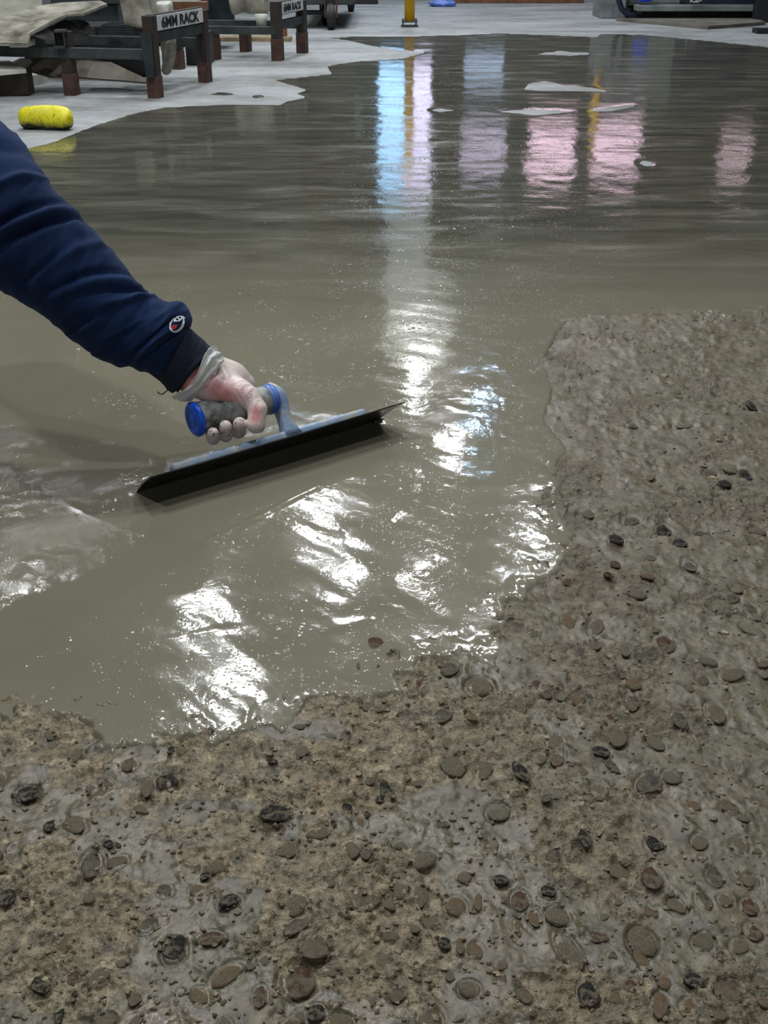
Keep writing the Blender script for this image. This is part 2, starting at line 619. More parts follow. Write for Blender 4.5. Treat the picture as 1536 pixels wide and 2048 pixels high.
# far wall with real openings: built as a grid of wall pieces around the windows
WIN = []
for (xa, xb, ya, yb, mats) in ((752, 864, 124, 390, ('blue', 'pinkblue')), (918, 1014, 258, 350, ('lav', 'lav')),
                               (1054, 1150, 254, 362, ('pink', 'pink')), (1184, 1292, 250, 352, ('pink', 'pink')),
                               (1398, 1502, 280, 360, ('dim', 'dim')), (924, 1012, 112, 168, ('sky', 'sky')),
                               (704, 728, 230, 300, ('green', 'green'))):
    x0, z0 = W(xa, ya)
    x1, z1 = W(xb, yb)
    WIN.append((x0, x1, z0, z1, mats))
GL = {'blue': glow('blue_daylight_pane', (0.30, 0.62, 1.0), 2.6), 'pinkblue': glow('lilac_daylight_pane', (0.74, 0.70, 1.0), 2.2),
      'lav': glow('lavender_daylight_pane', (0.74, 0.62, 0.90), 1.2), 'pink': glow('pink_lit_pane', (1.0, 0.68, 0.84), 2.1),
      'dim': glow('dim_pink_pane', (0.9, 0.64, 0.74), 1.2), 'sky': glow('sky_blue_pane', (0.5, 0.68, 1.0), 1.1),
      'green': glow('pale_green_pane', (0.5, 0.85, 0.75), 0.6)}
cuts_x = sorted({X0, X1} | {w[0] for w in WIN} | {w[1] for w in WIN})
cuts_z = sorted({0.0, CEIL} | {w[2] for w in WIN} | {w[3] for w in WIN})
bm = bmesh.new()
for xa, xb in zip(cuts_x, cuts_x[1:]):
    for za, zb in zip(cuts_z, cuts_z[1:]):
        mx, mz = (xa + xb) / 2, (za + zb) / 2
        if any(w[0] < mx < w[1] and w[2] < mz < w[3] for w in WIN):
            continue
        box(bm, (mx, Y1 + 0.1, mz), (xb - xa, 0.2, zb - za))
struct('wall_back', bm, M['wall'], 'dark far wall pierced by lit windows')
for i, (x0, x1, z0, z1, mats) in enumerate(WIN):
    bm = bmesh.new()
    w = 0.03
    box(bm, (x0 + w / 2, Y1 + 0.06, (z0 + z1) / 2), (w, 0.1, z1 - z0), 0.004)
    box(bm, (x1 - w / 2, Y1 + 0.06, (z0 + z1) / 2), (w, 0.1, z1 - z0), 0.004)
    for z in (z0 + w / 2, z1 - w / 2):
        box(bm, ((x0 + x1) / 2, Y1 + 0.06, z), (x1 - x0 - 2 * w, 0.1, w), 0.004)
    fr = struct('window_%d' % (i + 1), bm, M['wall'])
    xm = (x0 + x1) / 2
    for (a, b), mm in zip(((x0 + w, xm), (xm, x1 - w)), mats):
        bm = bmesh.new()
        box(bm, ((a + b) / 2, Y1 + 0.08, (z0 + z1) / 2), (b - a, 0.02, z1 - z0 - 2 * w))
        build('pane', bm, GL[mm], fr)
# pale panel and brown columns on the far wall
for i, (xa, xb, ya, yb, mm, dp) in enumerate(((768, 896, 385, 760, 'palewall', 0.06), (1296, 1392, 120, 620, 'brownwall', 0.12), (866, 914, 130, 560, 'brownwall', 0.1), (600, 752, 250, 560, 'brownwall', 0.04))):
    x0, z0 = W(xa, ya)
    x1, z1 = W(xb, yb)
    bm = bmesh.new()
    box(bm, ((x0 + x1) / 2, Y1 - dp / 2, (z0 + z1) / 2), (x1 - x0, dp, z1 - z0), 0.005)
    struct('trim_%d' % (i + 1), bm, M[mm])

# lamps under the ceiling
lamp_glow = glow('lamp_lens', (0.93, 0.97, 1.0), 6.0)
hous = {}
for i, (lx, ly, pw, lc) in enumerate(LAMPS):
    t = empty('high_bay_lamp', (lx, ly, LAMP_Z), 'round high bay lamp under the warehouse ceiling, from a set partly added for light', 'lamp', 0, 'ceiling lamps')
    if 'h' not in hous:
        bm = bmesh.new()
        lathe(bm, [(0.0, 0.16), (0.07, 0.16), (0.09, 0.1), (0.2, 0.02), (0.21, 0.0), (0.19, 0.004), (0.0, 0.01)], Matrix.Identity(4), 28)
        hous['h'] = build('housing', bm, M['steelgrey'], t, True)
        bm = bmesh.new()
        cyl(bm, (0, 0, 0.155), (0, 0, CEIL - LAMP_Z), 0.012, seg=10)
        hous['r'] = build('hanger', bm, M['steelgrey'], t)
    else:
        for k in ('h', 'r'):
            c = hous[k].copy()
            COL.objects.link(c)
            c.parent = t
    ld = bpy.data.lights.new('lamp_light', 'AREA')
    ld.shape = 'DISK'
    ld.size = 0.15
    ld.energy = pw
    ld.color = lc
    lo = bpy.data.objects.new('lamp_light', ld)
    COL.objects.link(lo)
    lo.location = (0, 0, -0.006)
    lo.parent = t

# ------------------------------------------------------------------ trowel frame (blade raised on its near long edge)
TL, TR = G(274, 982, .006), G(755, 839, .006)
TE = (TR - TL) / np.linalg.norm(TR - TL)
TLEN = np.linalg.norm(TR - TL)
TN = np.array([TE[1], -TE[0], 0])
TTH = math.radians(39)
TB = math.cos(TTH) * TN + math.sin(TTH) * np.array([0, 0, 1.0])
TT = -math.sin(TTH) * TN + math.cos(TTH) * np.array([0, 0, 1.0])
TO = TL + TB * 0.033


def TW(s, b, t):
    return TO + TE * s + TB * b + TT * t


def TP(x, y, b):
    """point on the sight line, at offset b from the trowel's middle plane"""
    r = ray(x, y)
    o = TO + TB * b
    return CP + r * (((o - CP) @ TB) / (r @ TB))


# ------------------------------------------------------------------ pebbles: where they lie
# (x, y, width, height in the photograph, turn in degrees, colour)
PEB = [
    (553, 1630, 66, 42, 10, 'dark'), (692, 1616, 27, 28, 0, 'dark'), (771, 1580, 31, 40, 20, 'dark'), (895, 1480, 26, 32, 0, 'mud'),
    (745, 1412, 25, 32, 70, 'mud'), (677, 1406, 28, 16, -20, 'grey'), (907, 1530, 52, 42, 0, 'mud'), (967, 1538, 38, 38, 0, 'mud'),
    (544, 1530, 16, 20, 80, 'dark'), (604, 1503, 28, 26, 0, 'mud'), (53, 1585, 50, 36, 20, 'dark'), (335, 1563, 50, 34, -30, 'dark'),
    (293, 1575, 24, 52, 15, 'mud'), (100, 1652, 28, 24, 0, 'dark'), (148, 1650, 40, 46, 50, 'mud'), (8, 1434, 28, 34, 0, 'tan'),
    (1139, 1238, 30, 42, -20, 'tan'), (1192, 1251, 30, 42, -20, 'mud'), (1164, 1306, 28, 30, 0, 'grey'), (1190, 1287, 26, 24, 0, 'mud'),
    (1328, 1285, 42, 42, 0, 'red'), (1294, 1312, 42, 26, 10, 'grey'), (1441, 1216, 46, 34, -5, 'pale'), (1507, 1263, 34, 38, 30, 'pale'),
    (1509, 1234, 26, 18, 0, 'pale'), (1380, 1127, 30, 30, 0, 'grey'), (1230, 1128, 24, 18, 20, 'red'), (1465, 1348, 56, 26, 5, 'mud'),
    (1042, 1400, 36, 48, -15, 'mud'), (1220, 1432, 24, 24, 0, 'red'), (1204, 1505, 38, 25, 0, 'dark'), (1115, 1510, 32, 46, -10, 'tan'),
    (1122, 1590, 32, 22, 0, 'pale'), (1298, 1565, 52, 46, -35, 'grey'), (1345, 1553, 42, 34, -15, 'mud'), (1200, 1575, 40, 40, 0, 'mud'),
    (1043, 1545, 34, 46, 10, 'dark'), (1080, 1512, 32, 26, 0, 'mud'), (1265, 1395, 26, 40, -10, 'mud'), (1406, 1357, 26, 22, 0, 'pink'),
    (1382, 1378, 15, 15, 0, 'tan'), (1157, 1390, 30, 28, 0, 'tan'), (1124, 1386, 24, 22, 0, 'pale'), (1138, 1155, 26, 24, 0, 'red'),
    (1250, 1300, 26, 34, 0, 'mud'), (1240, 1340, 46, 22, -15, 'grey'), (1265, 1366, 36, 24, 10, 'tan'), (1270, 1395, 26, 30, 0, 'grey'),
    (185, 1722, 50, 58, 10, 'grey'), (15, 1790, 44, 48, 0, 'dark'), (217, 1688, 24, 18, 20, 'dark'), (460, 1805, 56, 30, 40, 'dark'),
    (348, 1900, 52, 54, 0, 'dark'), (420, 1878, 62, 30, 5, 'red'), (455, 1945, 84, 36, 42, 'tan'), (140, 1958, 38, 34, 0, 'red'),
    (85, 1976, 44, 42, 0, 'dark'), (122, 1880, 38, 64, -20, 'tan'), (120, 2030, 22, 32, 0, 'dark'), (210, 2042, 46, 34, 0, 'mud'),
    (595, 1955, 78, 68, 0, 'red'), (630, 1895, 64, 52, -10, 'pink'), (632, 2020, 44, 40, -20, 'dark'), (592, 1852, 66, 28, 35, 'grey'),
    (850, 1715, 62, 34, 48, 'mud'), (840, 1795, 34, 46, 0, 'mud'), (728, 1800, 66, 50, 10, 'pink'), (590, 1805, 50, 46, 0, 'mud'),
    (778, 1812, 26, 30, 0, 'mud'), (912, 1810, 44, 44, 0, 'tan'), (957, 1802, 20, 44, -5, 'tan'), (768, 1920, 42, 36, 0, 'mud'),
    (890, 1890, 32, 22, -35, 'dark'), (952, 1902, 32, 36, 0, 'tan'), (920, 1892, 18, 38, 0, 'tan'), (985, 1695, 24, 44, -20, 'pale'),
    (808, 1717, 20, 24, 0, 'pale'), (1002, 1763, 36, 24, 0, 'dark'), (795, 1985, 38, 32, 0, 'pink'), (860, 2032, 52, 44, 0, 'mud'),
    (900, 1950, 22, 20, 0, 'mud'), (1003, 1955, 26, 28, 0, 'pink'), (1168, 1675, 26, 48, 8, 'dark'), (1131, 1648, 26, 36, 0, 'mud'),
    (1108, 1712, 34, 30, -20, 'grey'), (1115, 1832, 50, 40, 10, 'mud'), (1138, 1897, 46, 84, 22, 'mud'), (1195, 1868, 48, 26, -8, 'red'),
    (1303, 1760, 46, 52, 0, 'red'), (1407, 1803, 36, 40, 0, 'grey'), (1431, 1752, 36, 42, 0, 'grey'), (1355, 1813, 38, 36, 0, 'mud'),
    (1178, 1985, 48, 50, 0, 'dark'), (1390, 1960, 48, 36, 10, 'dark'), (1310, 1690, 38, 34, 40, 'dark'), (1400, 1682, 34, 30, 0, 'mud'),
    (1508, 1860, 38, 40, 0, 'red'), (1284, 1915, 28, 42, 10, 'tan'), (1443, 1910, 24, 24, 0, 'red'), (1240, 1745, 40, 36, 0, 'mud'),
    (1070, 1832, 30, 38, 0, 'tan'), (1040, 1797, 38, 40, 0, 'red'), (1038, 1850, 18, 38, 0, 'tan'), (1268, 1865, 18, 22, 0, 'red'),
    (1098, 1790, 34, 24, 0, 'dark'), (1492, 951, 28, 20, 0, 'dark'), (1461, 936, 32, 18, -10, 'pale'), (1397, 1021, 28, 16, 0, 'pale'),
    (1327, 1062, 32, 22, 0, 'dark'), (1234, 1082, 32, 18, 0, 'dark'), (1360, 1085, 32, 16, 0, 'dark'), (1408, 1062, 34, 12, 8, 'grey'),
    (1327, 1015, 22, 16, 0, 'grey'), (1410, 1000, 30, 22, 10, 'grey'), (1462, 876, 24, 18, 0, 'grey'), (1530, 953, 22, 24, 0, 'pale'),
    (1517, 1060, 36, 16, 5, 'mud'), (1264, 848, 24, 14, 0, 'grey'), (1365, 850, 42, 10, 0, 'pale'), (1503, 812, 24, 18, 0, 'dark'),
    (1256, 825, 22, 14, 10, 'pale'), (1320, 782, 20, 10, 0, 'pale'), (1262, 1040, 36, 20, 0, 'grey'), (1178, 1030, 26, 16, 0, 'mud'),
    (1322, 896, 24, 14, 0, 'pale'), (1435, 899, 26, 20, -20, 'pale'), (1480, 895, 24, 10, 5, 'pale'), (1420, 942, 28, 16, 0, 'grey'),
    (1300, 953, 26, 14, 0, 'mud'), (1450, 970, 30, 14, 0, 'dark'), (1365, 975, 24, 14, 0, 'grey'), (1212, 655, 16, 8, 0, 'pale'),
    (1352, 782, 20, 12, 0, 'pale'), (1360, 793, 18, 8, 0, 'pale'), (1318, 806, 22, 8, 10, 'pale'), (1440, 1000, 28, 14, 0, 'mud'),
    (1375, 1188, 26, 24, 0, 'mud'), (1312, 1220, 26, 8, 0, 'grey'), (1310, 1258, 30, 12, 0, 'mud'), (1216, 1156, 22, 12, 0, 'dark'),
    (1295, 1160, 34, 10, 0, 'tan'), (1465, 1195, 30, 22, -10, 'grey'), (1500, 1216, 30, 18, 0, 'grey'), (1420, 1325, 34, 20, 10, 'mud'),
    (1530, 1345, 22, 18, 0, 'pale'), (1526, 1328, 24, 18, 0, 'tan'), (1094, 1385, 22, 20, 0, 'grey'), (1070, 1365, 24, 24, -40, 'red'),
    (1110, 1482, 34, 30, 0, 'mud'), (1430, 1420, 40, 46, 0, 'mud'), (1360, 1440, 36, 36, 0, 'grey'), (1235, 1470, 40, 44, 0, 'mud'),
    (1225, 1530, 22, 34, 20, 'grey'), (1460, 1525, 32, 26, 0, 'pale'), (1312, 1480, 34, 36, 20, 'mud'), (60, 1470, 34, 24, 0, 'grey'),
    (150, 1508, 30, 28, 0, 'mud'), (258, 1530, 34, 28, 0, 'pink'), (215, 1566, 32, 26, 0, 'grey'), (120, 1745, 30, 22, 0, 'tan'),
    (20, 1710, 34, 26, 0, 'pale'), (235, 1720, 46, 24, 40, 'pink'), (290, 1850, 40, 34, 0, 'grey'), (195, 1960, 60, 30, 50, 'mud'),
    (270, 2000, 28, 34, 0, 'pink'), (330, 1780, 34, 26, 20, 'grey'), (400, 1990, 34, 40, 20, 'tan'), (520, 1990, 30, 50, 0, 'red'),
    (700, 1700, 40, 36, 0, 'mud'), (660, 1760, 26, 22, 0, 'mud'), (570, 1700, 46, 36, 0, 'mud'), (640, 1665, 60, 24, 0, 'pink'),
    (720, 1640, 30, 30, 0, 'tan'), (800, 1690, 30, 26, 0, 'mud'), (735, 1625, 16, 14, 0, 'dark'), (705, 1580, 18, 18, 0, 'pale'),
    (740, 1560, 22, 18, 0, 'pink'), (675, 1515, 18, 18, 0, 'pink'), (855, 1465, 26, 20, 10, 'tan'), (940, 1435, 24, 36, 25, 'tan'),
    (805, 1530, 32, 26, 0, 'tan'), (660, 1470, 40, 14, 0, 'pale'), (885, 1425, 40, 30, 0, 'grey'), (960, 1370, 60, 40, 0, 'mud'),
    (840, 1370, 46, 40, 0, 'red'), (900, 1335, 40, 34, 0, 'grey'), (750, 1285, 48, 34, 0, 'red'), (845, 1285, 28, 26, 0, 'mud'),
    (716, 1330, 12, 22, 5, 'mud'), (930, 1750, 34, 30, 0, 'mud'), (1050, 1990, 30, 40, 10, 'pink'), (1090, 2030, 50, 40, 0, 'mud'),
    (1330, 1960, 30, 28, 0, 'tan'), (1265, 1970, 34, 36, 0, 'red'), (1460, 1980, 60, 50, 0, 'pink'), (1320, 2010, 34, 60, -10, 'tan'),
    (1380, 2010, 40, 36, 0, 'tan'), (1500, 1810, 40, 36, 0, 'red'), (1235, 1990, 30, 26, 0, 'tan'), (1285, 1880, 60, 60, 0, 'mud'),
    (1480, 1690, 40, 34, 0, 'mud'), (1460, 1620, 40, 34, 0, 'pink'), (1390, 1610, 30, 22, 0, 'tan'), (1500, 1560, 30, 26, 0, 'mud'),
]
FIRST_HAND = len(PEB)
MORTAR_PX = [(-420, 1440), (0, 1430), (22, 1442), (60, 1428), (110, 1428), (150, 1442), (182, 1440), (195, 1486), (225, 1492), (250, 1478),
             (275, 1496), (310, 1490), (330, 1474), (380, 1468), (430, 1486), (470, 1476), (505, 1465), (530, 1458), (562, 1462), (586, 1444),
             (605, 1414), (630, 1398), (660, 1394), (690, 1404), (720, 1400), (750, 1390), (800, 1390), (806, 1368), (800, 1352), (826, 1346),
             (836, 1320), (870, 1306), (900, 1312), (936, 1304), (962, 1332), (990, 1336), (1006, 1310), (1000, 1280), (984, 1262), (1016, 1246),
             (1010, 1204), (1050, 1194), (1076, 1164), (1116, 1150), (1130, 1120), (1150, 1096), (1140, 1050), (1118, 1020), (1122, 960), (1112, 930),
             (1140, 902), (1090, 840), (1108, 780), (1090, 720), (1118, 660), (1150, 637), (1230, 629), (1330, 622), (1420, 626), (1470, 640), (1536, 620),
             (2100, 640), (2100, 110), (1700, 98), (1536, 94), (1450, 85), (1370, 77), (1280, 69), (1200, 67), (1190, 74), (1100, 70), (1000, 66), (900, 70),
             (830, 72), (760, 72), (700, 73), (655, 76), (690, 80), (740, 92), (800, 100), (850, 104), (822, 112), (800, 117),
             (708, 123), (675, 128), (650, 133), (661, 148), (571, 158), (545, 160), (611, 180), (588, 187), (610, 195), (571, 203), (555, 210), (462, 209),
             (380, 212), (325, 215), (260, 228), (210, 243), (155, 263), (100, 285), (55, 296), (0, 312), (-420, 390)]
MORTAR_POLY = gpoly(MORTAR_PX)
ISLES = [gpoly(p) for p in (
    [(1050, 180), (1062, 167), (1090, 163), (1130, 172), (1180, 175), (1214, 183), (1130, 182)],
    [(1004, 223), (1060, 219), (1142, 223), (1070, 230)], [(1180, 222), (1230, 214), (1266, 209), (1262, 214), (1215, 222)],
    [(1072, 108), (1120, 103), (1192, 107), (1140, 111)], [(862, 220), (880, 218), (902, 221), (880, 223)],
    [(1284, 329), (1288, 322), (1300, 326), (1296, 332)])]
WETSPOTS = [gpoly(p) for p in ([(414, 189), (438, 184), (482, 187), (450, 192)], [(498, 191), (530, 189), (532, 196), (505, 197)], [(726, 126), (760, 124), (752, 128)])]


def mortar_d(X, Y):
    """signed distance to the edge of the wet mortar, roughened"""
    d = poly_sdf(X, Y, MORTAR_POLY)
    for p in ISLES:
        d = np.minimum(d, -poly_sdf(X, Y, p))
    for p in WETSPOTS:
        d = np.maximum(d, poly_sdf(X, Y, p))
    near = np.clip(1.6 - Y, 0, 1)
    return d + (0.007 * fbm(X, Y, 40, 4, 0.65, 3)) * (0.3 + near)


# fill up with random small stones where the floor is bare
tries = 0
placed = [(G(x, y)[0], G(x, y)[1], max(w, h) / pxm(y) / 2) for x, y, w, h, a, c in PEB]
while len(PEB) < 440 and tries < 20000:
    tries += 1
    x = random.uniform(-60, 1600)
    y = 620 + (random.random() ** 0.8) * 1480
    g = G(x, y)
    if mortar_d(np.array([[g[0]]]), np.array([[g[1]]]))[0, 0] > -0.004:
        continue
    s = pxm(y)
    wm = random.choice((0.006, 0.007, 0.008, 0.009, 0.011, 0.013, 0.017)) * random.uniform(0.8, 1.2)
    if any((g[0] - a) ** 2 + (g[1] - b) ** 2 < (0.9 * (r + wm / 2)) ** 2 for a, b, r in placed):
        continue
    placed.append((g[0], g[1], wm / 2))
    dep = math.sin(PITCH + math.atan((y - CY) / FPX))
    PEB.append((x, y, wm * s, wm * s * dep * random.uniform(0.6, 1.1), random.uniform(-60, 60),
                random.choice(('mud',) * 9 + ('grey', 'grey', 'tan', 'pink', 'dark' if random.random() < .5 else 'mud', 'red' if random.random() < .5 else 'mud', 'pale' if random.random() < .4 else 'mud'))))

STONES = []  # x, y, half-length a, half-width b, turn, colour, size in the picture
for x, y, w, h, a, c in PEB:
    g = G(x, y)
    s = pxm(y)
    dep = math.sin(PITCH + math.atan((y - CY) / FPX))
    STONES.append((g[0], g[1], w / s / 2, h / s / dep / 2 * 0.95, math.radians(a), c, w * h))


def pools(X, Y):
    """1 where a film of mud has filled the surface smooth, 0 where it is crumbly"""
    f = fbm(X * 0.8 + Y * 0.35, Y * 1.1 - X * 0.3, 7.5, 4, 0.55, 19)
    right = sstep(0.0, 0.45, X) * 0.22 + 0.10 * sstep(0.8, 1.4, Y)
    return sstep(-0.10, 0.22, f + right)


def rough_z(X, Y):
    m = pools(X, Y)
    c = 1 - m
    z = 0.0030 * fbm(X, Y, 9, 3, 0.5, 11) + (0.0010 + 0.0022 * c) * fbm(X, Y, 36, 3, 0.6, 12)
    z = z - (0.0004 + 0.0026 * c) * np.abs(fbm(X, Y, 80, 3, 0.6, 13))
    z = z + (0.0030 + 0.0034 * c) * np.maximum(fbm(X, Y, 46, 3, 0.55, 14) - 0.16, 0) + (0.0006 + 0.0022 * c) * np.maximum(fbm(X, Y, 110, 2, 0.6, 15), 0)
    z = z + 0.0014 * m * fbm(X * 1.0 - Y * 0.6, (Y + X * 0.6) * 2.6, 8, 2, 0.5, 16)
    return z - 0.0012


# ------------------------------------------------------------------ worn floor with exposed stones
cols = np.concatenate([np.arange(-1500, -420, 40), np.arange(-420, -60, 14), np.arange(-60, 1600, 3.5), np.arange(1600, 1960, 14), np.arange(1960, 3100, 40)])
rows = np.concatenate([np.arange(560, 2080, 3.2), np.arange(2080, 2420, 14), np.arange(2420, 3300, 40)])
PXg, PYg = np.meshgrid(cols, rows)
d2 = (PYg - CY) / FPX
den = math.sin(PITCH) + d2 * math.cos(PITCH)
tt = CAMH / den
RX = (PXg - CX) / FPX * tt
RY = (math.cos(PITCH) - d2 * math.sin(PITCH)) * tt
RZ = rough_z(RX, RY)
RD = mortar_d(RX, RY)
for (sx, sy, a, b, an, c, ar) in STONES:   # a hollow ring round every stone
    R = 1.7 * max(a, b)
    sel = np.nonzero((np.abs(RX - sx) < R) & (np.abs(RY - sy) < R))
    if not len(sel[0]):
        continue
    dx, dy = RX[sel] - sx, RY[sel] - sy
    u = (dx * math.cos(an) + dy * math.sin(an)) / a
    v = (-dx * math.sin(an) + dy * math.cos(an)) / b
    q = np.sqrt(u * u + v * v)
    RZ[sel] -= min(0.0042, 0.28 * min(a, b)) * np.exp(-((q - 1.0) / 0.15) ** 2)
cell = RD[:-1, :-1]
mudk = pools(RX, RY)
rough_me = grid_mesh('worn_floor', RX, RY, RZ, cell < 0.03, {'mud': np.clip(mudk, 0, 1), 'tone': np.clip(0.85 * sstep(-0.02, 0.34, RX + 0.25 * (RY - 0.7)) + 0.3 * sstep(0.9, 1.2, RY), 0, 0.92)})
worn = mesh_obj('floor', rough_me, M['rough'])
tag(worn, 'worn muddy concrete with stones showing, in front of the wet mortar', None, None, 'structure')
RSURF = (RX, RY, RZ)


def ico(sub):
    bm = bmesh.new()
    bmesh.ops.create_icosphere(bm, subdivisions=sub, radius=1.0)
    co = np.array([v.co[:] for v in bm.verts])
    fa = [tuple(v.index for v in f.verts) for f in bm.faces]
    bm.free()
    return co, fa


ICO, ICOF = ico(2)


def stone_verts(seed, angular):
    rs = np.random.RandomState(seed)
    v = ICO.copy()
    r = np.ones(len(v))
    for k in range(5):
        d = rs.normal(size=3)
        d /= np.linalg.norm(d)
        r += (0.13 if k < 3 else 0.07) * np.sin(v @ d * (1.5 + k) + rs.uniform(0, 6))
    v = v * r[:, None]
    for k in range(4 if angular else 2):
        d = rs.normal(size=3)
        d[2] = abs(d[2]) * 0.8
        d /= np.linalg.norm(d)
        lim = rs.uniform(0.6, 0.85) if angular else rs.uniform(0.82, 0.95)
        ex = np.maximum(v @ d - lim, 0)
        v = v - ex[:, None] * d * 0.9
    v[:, :2] /= np.abs(v[:, :2]).max(0)
    v[:, 2] = 0.6 * np.tanh(1.9 * v[:, 2]) + 0.4 * v[:, 2] + 0.10 * np.sin(5 * v[:, 0] + seed) * np.cos(4 * v[:, 1] + seed)
    return v


SHAPES = {}
order = sorted(range(len(STONES)), key=lambda i: (i >= FIRST_HAND, -STONES[i][6]))
PM = {k: M['p_' + k] for k in ('mud', 'dark', 'grey', 'pale', 'tan', 'pink', 'red')}
PLAB = {'dark': 'dark slate coloured pebble', 'pale': 'pale stone', 'tan': 'tan stone', 'red': 'red-brown stone', 'pink': 'pinkish stone', 'grey': 'grey stone', 'mud': None}


def worn_at(x, y):
    return float(rough_z(np.array([[x]]), np.array([[y]]))[0, 0])


rest_v, rest_f = [], []
for rank, i in enumerate(order):
    sx, sy, a, b, an, c, ar = STONES[i]
    hgt = min(a, b) * random.uniform(0.26, 0.40)
    z = worn_at(sx, sy) + hgt * random.uniform(-0.45, -0.05) + (0.002 if c == 'dark' else 0)
    k = random.randrange(10)
    if rank < 300:
        key = (k, c)
        if key not in SHAPES:
            v = stone_verts(k, k % 2)
            me = bpy.data.meshes.new('pebble')
            me.from_pydata(v.tolist(), [], ICOF)
            me.shade_smooth()
            me.materials.append(PM[c])
            SHAPES[key] = me
        o = bpy.data.objects.new('pebble', SHAPES[key])
        COL.objects.link(o)
        o.parent = worn
        o.location = (sx, sy, z)
        o.rotation_euler = (random.uniform(-.15, .15), random.uniform(-.15, .15), an)
        o.scale = (a, b, hgt)
    else:
        v = stone_verts(k, k % 2) * np.array([a, b, hgt])
        ca, sa = math.cos(an), math.sin(an)
        v = np.stack([v[:, 0] * ca - v[:, 1] * sa + sx, v[:, 0] * sa + v[:, 1] * ca + sy, v[:, 2] + z], -1)
        off = len(rest_v)
        rest_v.extend(v.tolist())
        rest_f.extend([tuple(q + off for q in f) for f in ICOF])
me = bpy.data.meshes.new('small_stones')
me.from_pydata(rest_v, [], rest_f)
me.shade_smooth()
o = mesh_obj('small_stones', me, M['rough'], worn)
t = me.attributes.new('mud', 'FLOAT', 'POINT')
t.data.foreach_set('value', np.full(len(rest_v), 0.45, np.float32))
o['kind'] = 'stuff'
# loose grit pressed into the surface
rs = np.random.RandomState(5)
gv_, gf_ = [], []
GI, GIF = ico(1)
n = 0
while n < 2600:
    x, y = rs.uniform(-40, 1580), rs.uniform(640, 2080)
    g = G(x, y)
    if mortar_d(np.array([[g[0]]]), np.array([[g[1]]]))[0, 0] > -0.003:
        n += 0.34
        continue
    r = rs.uniform(0.0006, 0.0019) * (1.25 if g[0] < 0.1 else 1)
    v = GI * np.array([r * rs.uniform(.7, 1.5), r * rs.uniform(.7, 1.3), r * .8]) * (1 + 0.25 * rs.normal(size=(len(GI), 1)))
    v = v + np.array([g[0], g[1], worn_at(g[0], g[1]) + r * 0.25])
    off = len(gv_)
    gv_.extend(v.tolist())
    gf_.extend([tuple(q + off for q in f) for f in GIF])
    n += 1
me = bpy.data.meshes.new('grit')
me.from_pydata(gv_, [], gf_)
o = mesh_obj('grit', me, M['rough'], worn)
t = me.attributes.new('mud', 'FLOAT', 'POINT')
t.data.foreach_set('value', np.full(len(gv_), 0.45, np.float32))
o['kind'] = 'stuff'

# ------------------------------------------------------------------ the wet mortar spread over it
cols = np.concatenate([np.arange(-440, -40, 16), np.arange(-40, 1580, 4.0), np.arange(1580, 2120, 16)])
rows = np.concatenate([np.arange(56, 320, 2.5), np.arange(320, 1530, 3.6)])
PXg, PYg = np.meshgrid(cols, rows)
d2 = (PYg - CY) / FPX
den = math.sin(PITCH) + d2 * math.cos(PITCH)
tt = CAMH / den
MX = (PXg - CX) / FPX * tt
MY = (math.cos(PITCH) - d2 * math.sin(PITCH)) * tt
MD = mortar_d(MX, MY)
far = sstep(2.2, 3.6, MY)
# open, dragged texture left of and behind the trowel
s_ = (MX - TL[0]) * TE[0] + (MY - TL[1]) * TE[1]
n_ = (MX - TL[0]) * TN[0] + (MY - TL[1]) * TN[1]       # towards the camera
rip = sstep(0.10, -0.12, s_) * sstep(0.22, 0.05, n_) * sstep(-0.65, -0.3, n_)
rip = np.maximum(rip, sstep(0.02, -0.03, n_) * sstep(-0.10, -0.05, n_) * sstep(0.42, 0.3, s_) * sstep(-0.3, 0.0, s_) * 0.8)
edg = sstep(0.06, 0.0, MD) * sstep(2.0, 1.5, MY)
gl = np.exp(-(((MX - G(470, 1340)[0]) / 0.11) ** 2 + ((MY - G(470, 1340)[1]) / 0.10) ** 2))
rx_ = G(1090, 800)
edg = np.maximum(edg, np.exp(-(((MX - rx_[0]) / 0.10) ** 2 + ((MY - rx_[1]) / 0.35) ** 2)))
rip = np.clip(rip * (0.75 + 0.7 * fbm(MX, MY, 14, 3, 0.6, 23)), 0, 1)
rip = np.maximum(rip, 0.04 * far)
und = 0.00065 * fbm(MX, MY, 5.5, 2, 0.5, 31) + 0.00016 * fbm(MX, MY, 17, 2, 0.5, 32)
drag = 0.0007 * fbm(s_ * 9, n_ * 46, 1.0, 3, 0.6, 41)
ang = np.arctan2(MY - 0.35, MX + 0.75)
und = und + 0.00025 * fbm(ang * 5, np.hypot(MX + 0.75, MY - 0.35) * 30, 1.0, 2, 0.5, 44)
hgt = (0.0008 * (1 - far) + 0.0012 * far)
edge = sstep(-0.003, 0.003, MD) * (1 - far) + sstep(-0.01, 0.03, MD) * far
low = -0.009 * (1 - far) - 0.001 * far
farw = sstep(2.0, 3.2, MY)
MZ = low + (hgt - low) * edge + (und * (1 - 0.4 * farw) + drag * rip + 0.0005 * rip * fbm(MX, MY, 70, 3, 0.65, 51) + 0.0008 * edg * np.maximum(fbm(MX, MY, 34, 3, 0.6, 52), 0)) * edge
MZ += (0.00042 * farw * fbm(MX * 1.0, MY * 3.0, 7.0, 2, 0.5, 61) + 0.00026 * farw * fbm(MX, MY * 2.0, 24.0, 2, 0.5, 62)) * edge
MZ += 0.0036 * np.exp(-((n_ + 0.004) / 0.011) ** 2) * sstep(-0.012, 0.012, s_) * sstep(TLEN + 0.012, TLEN - 0.012, s_)
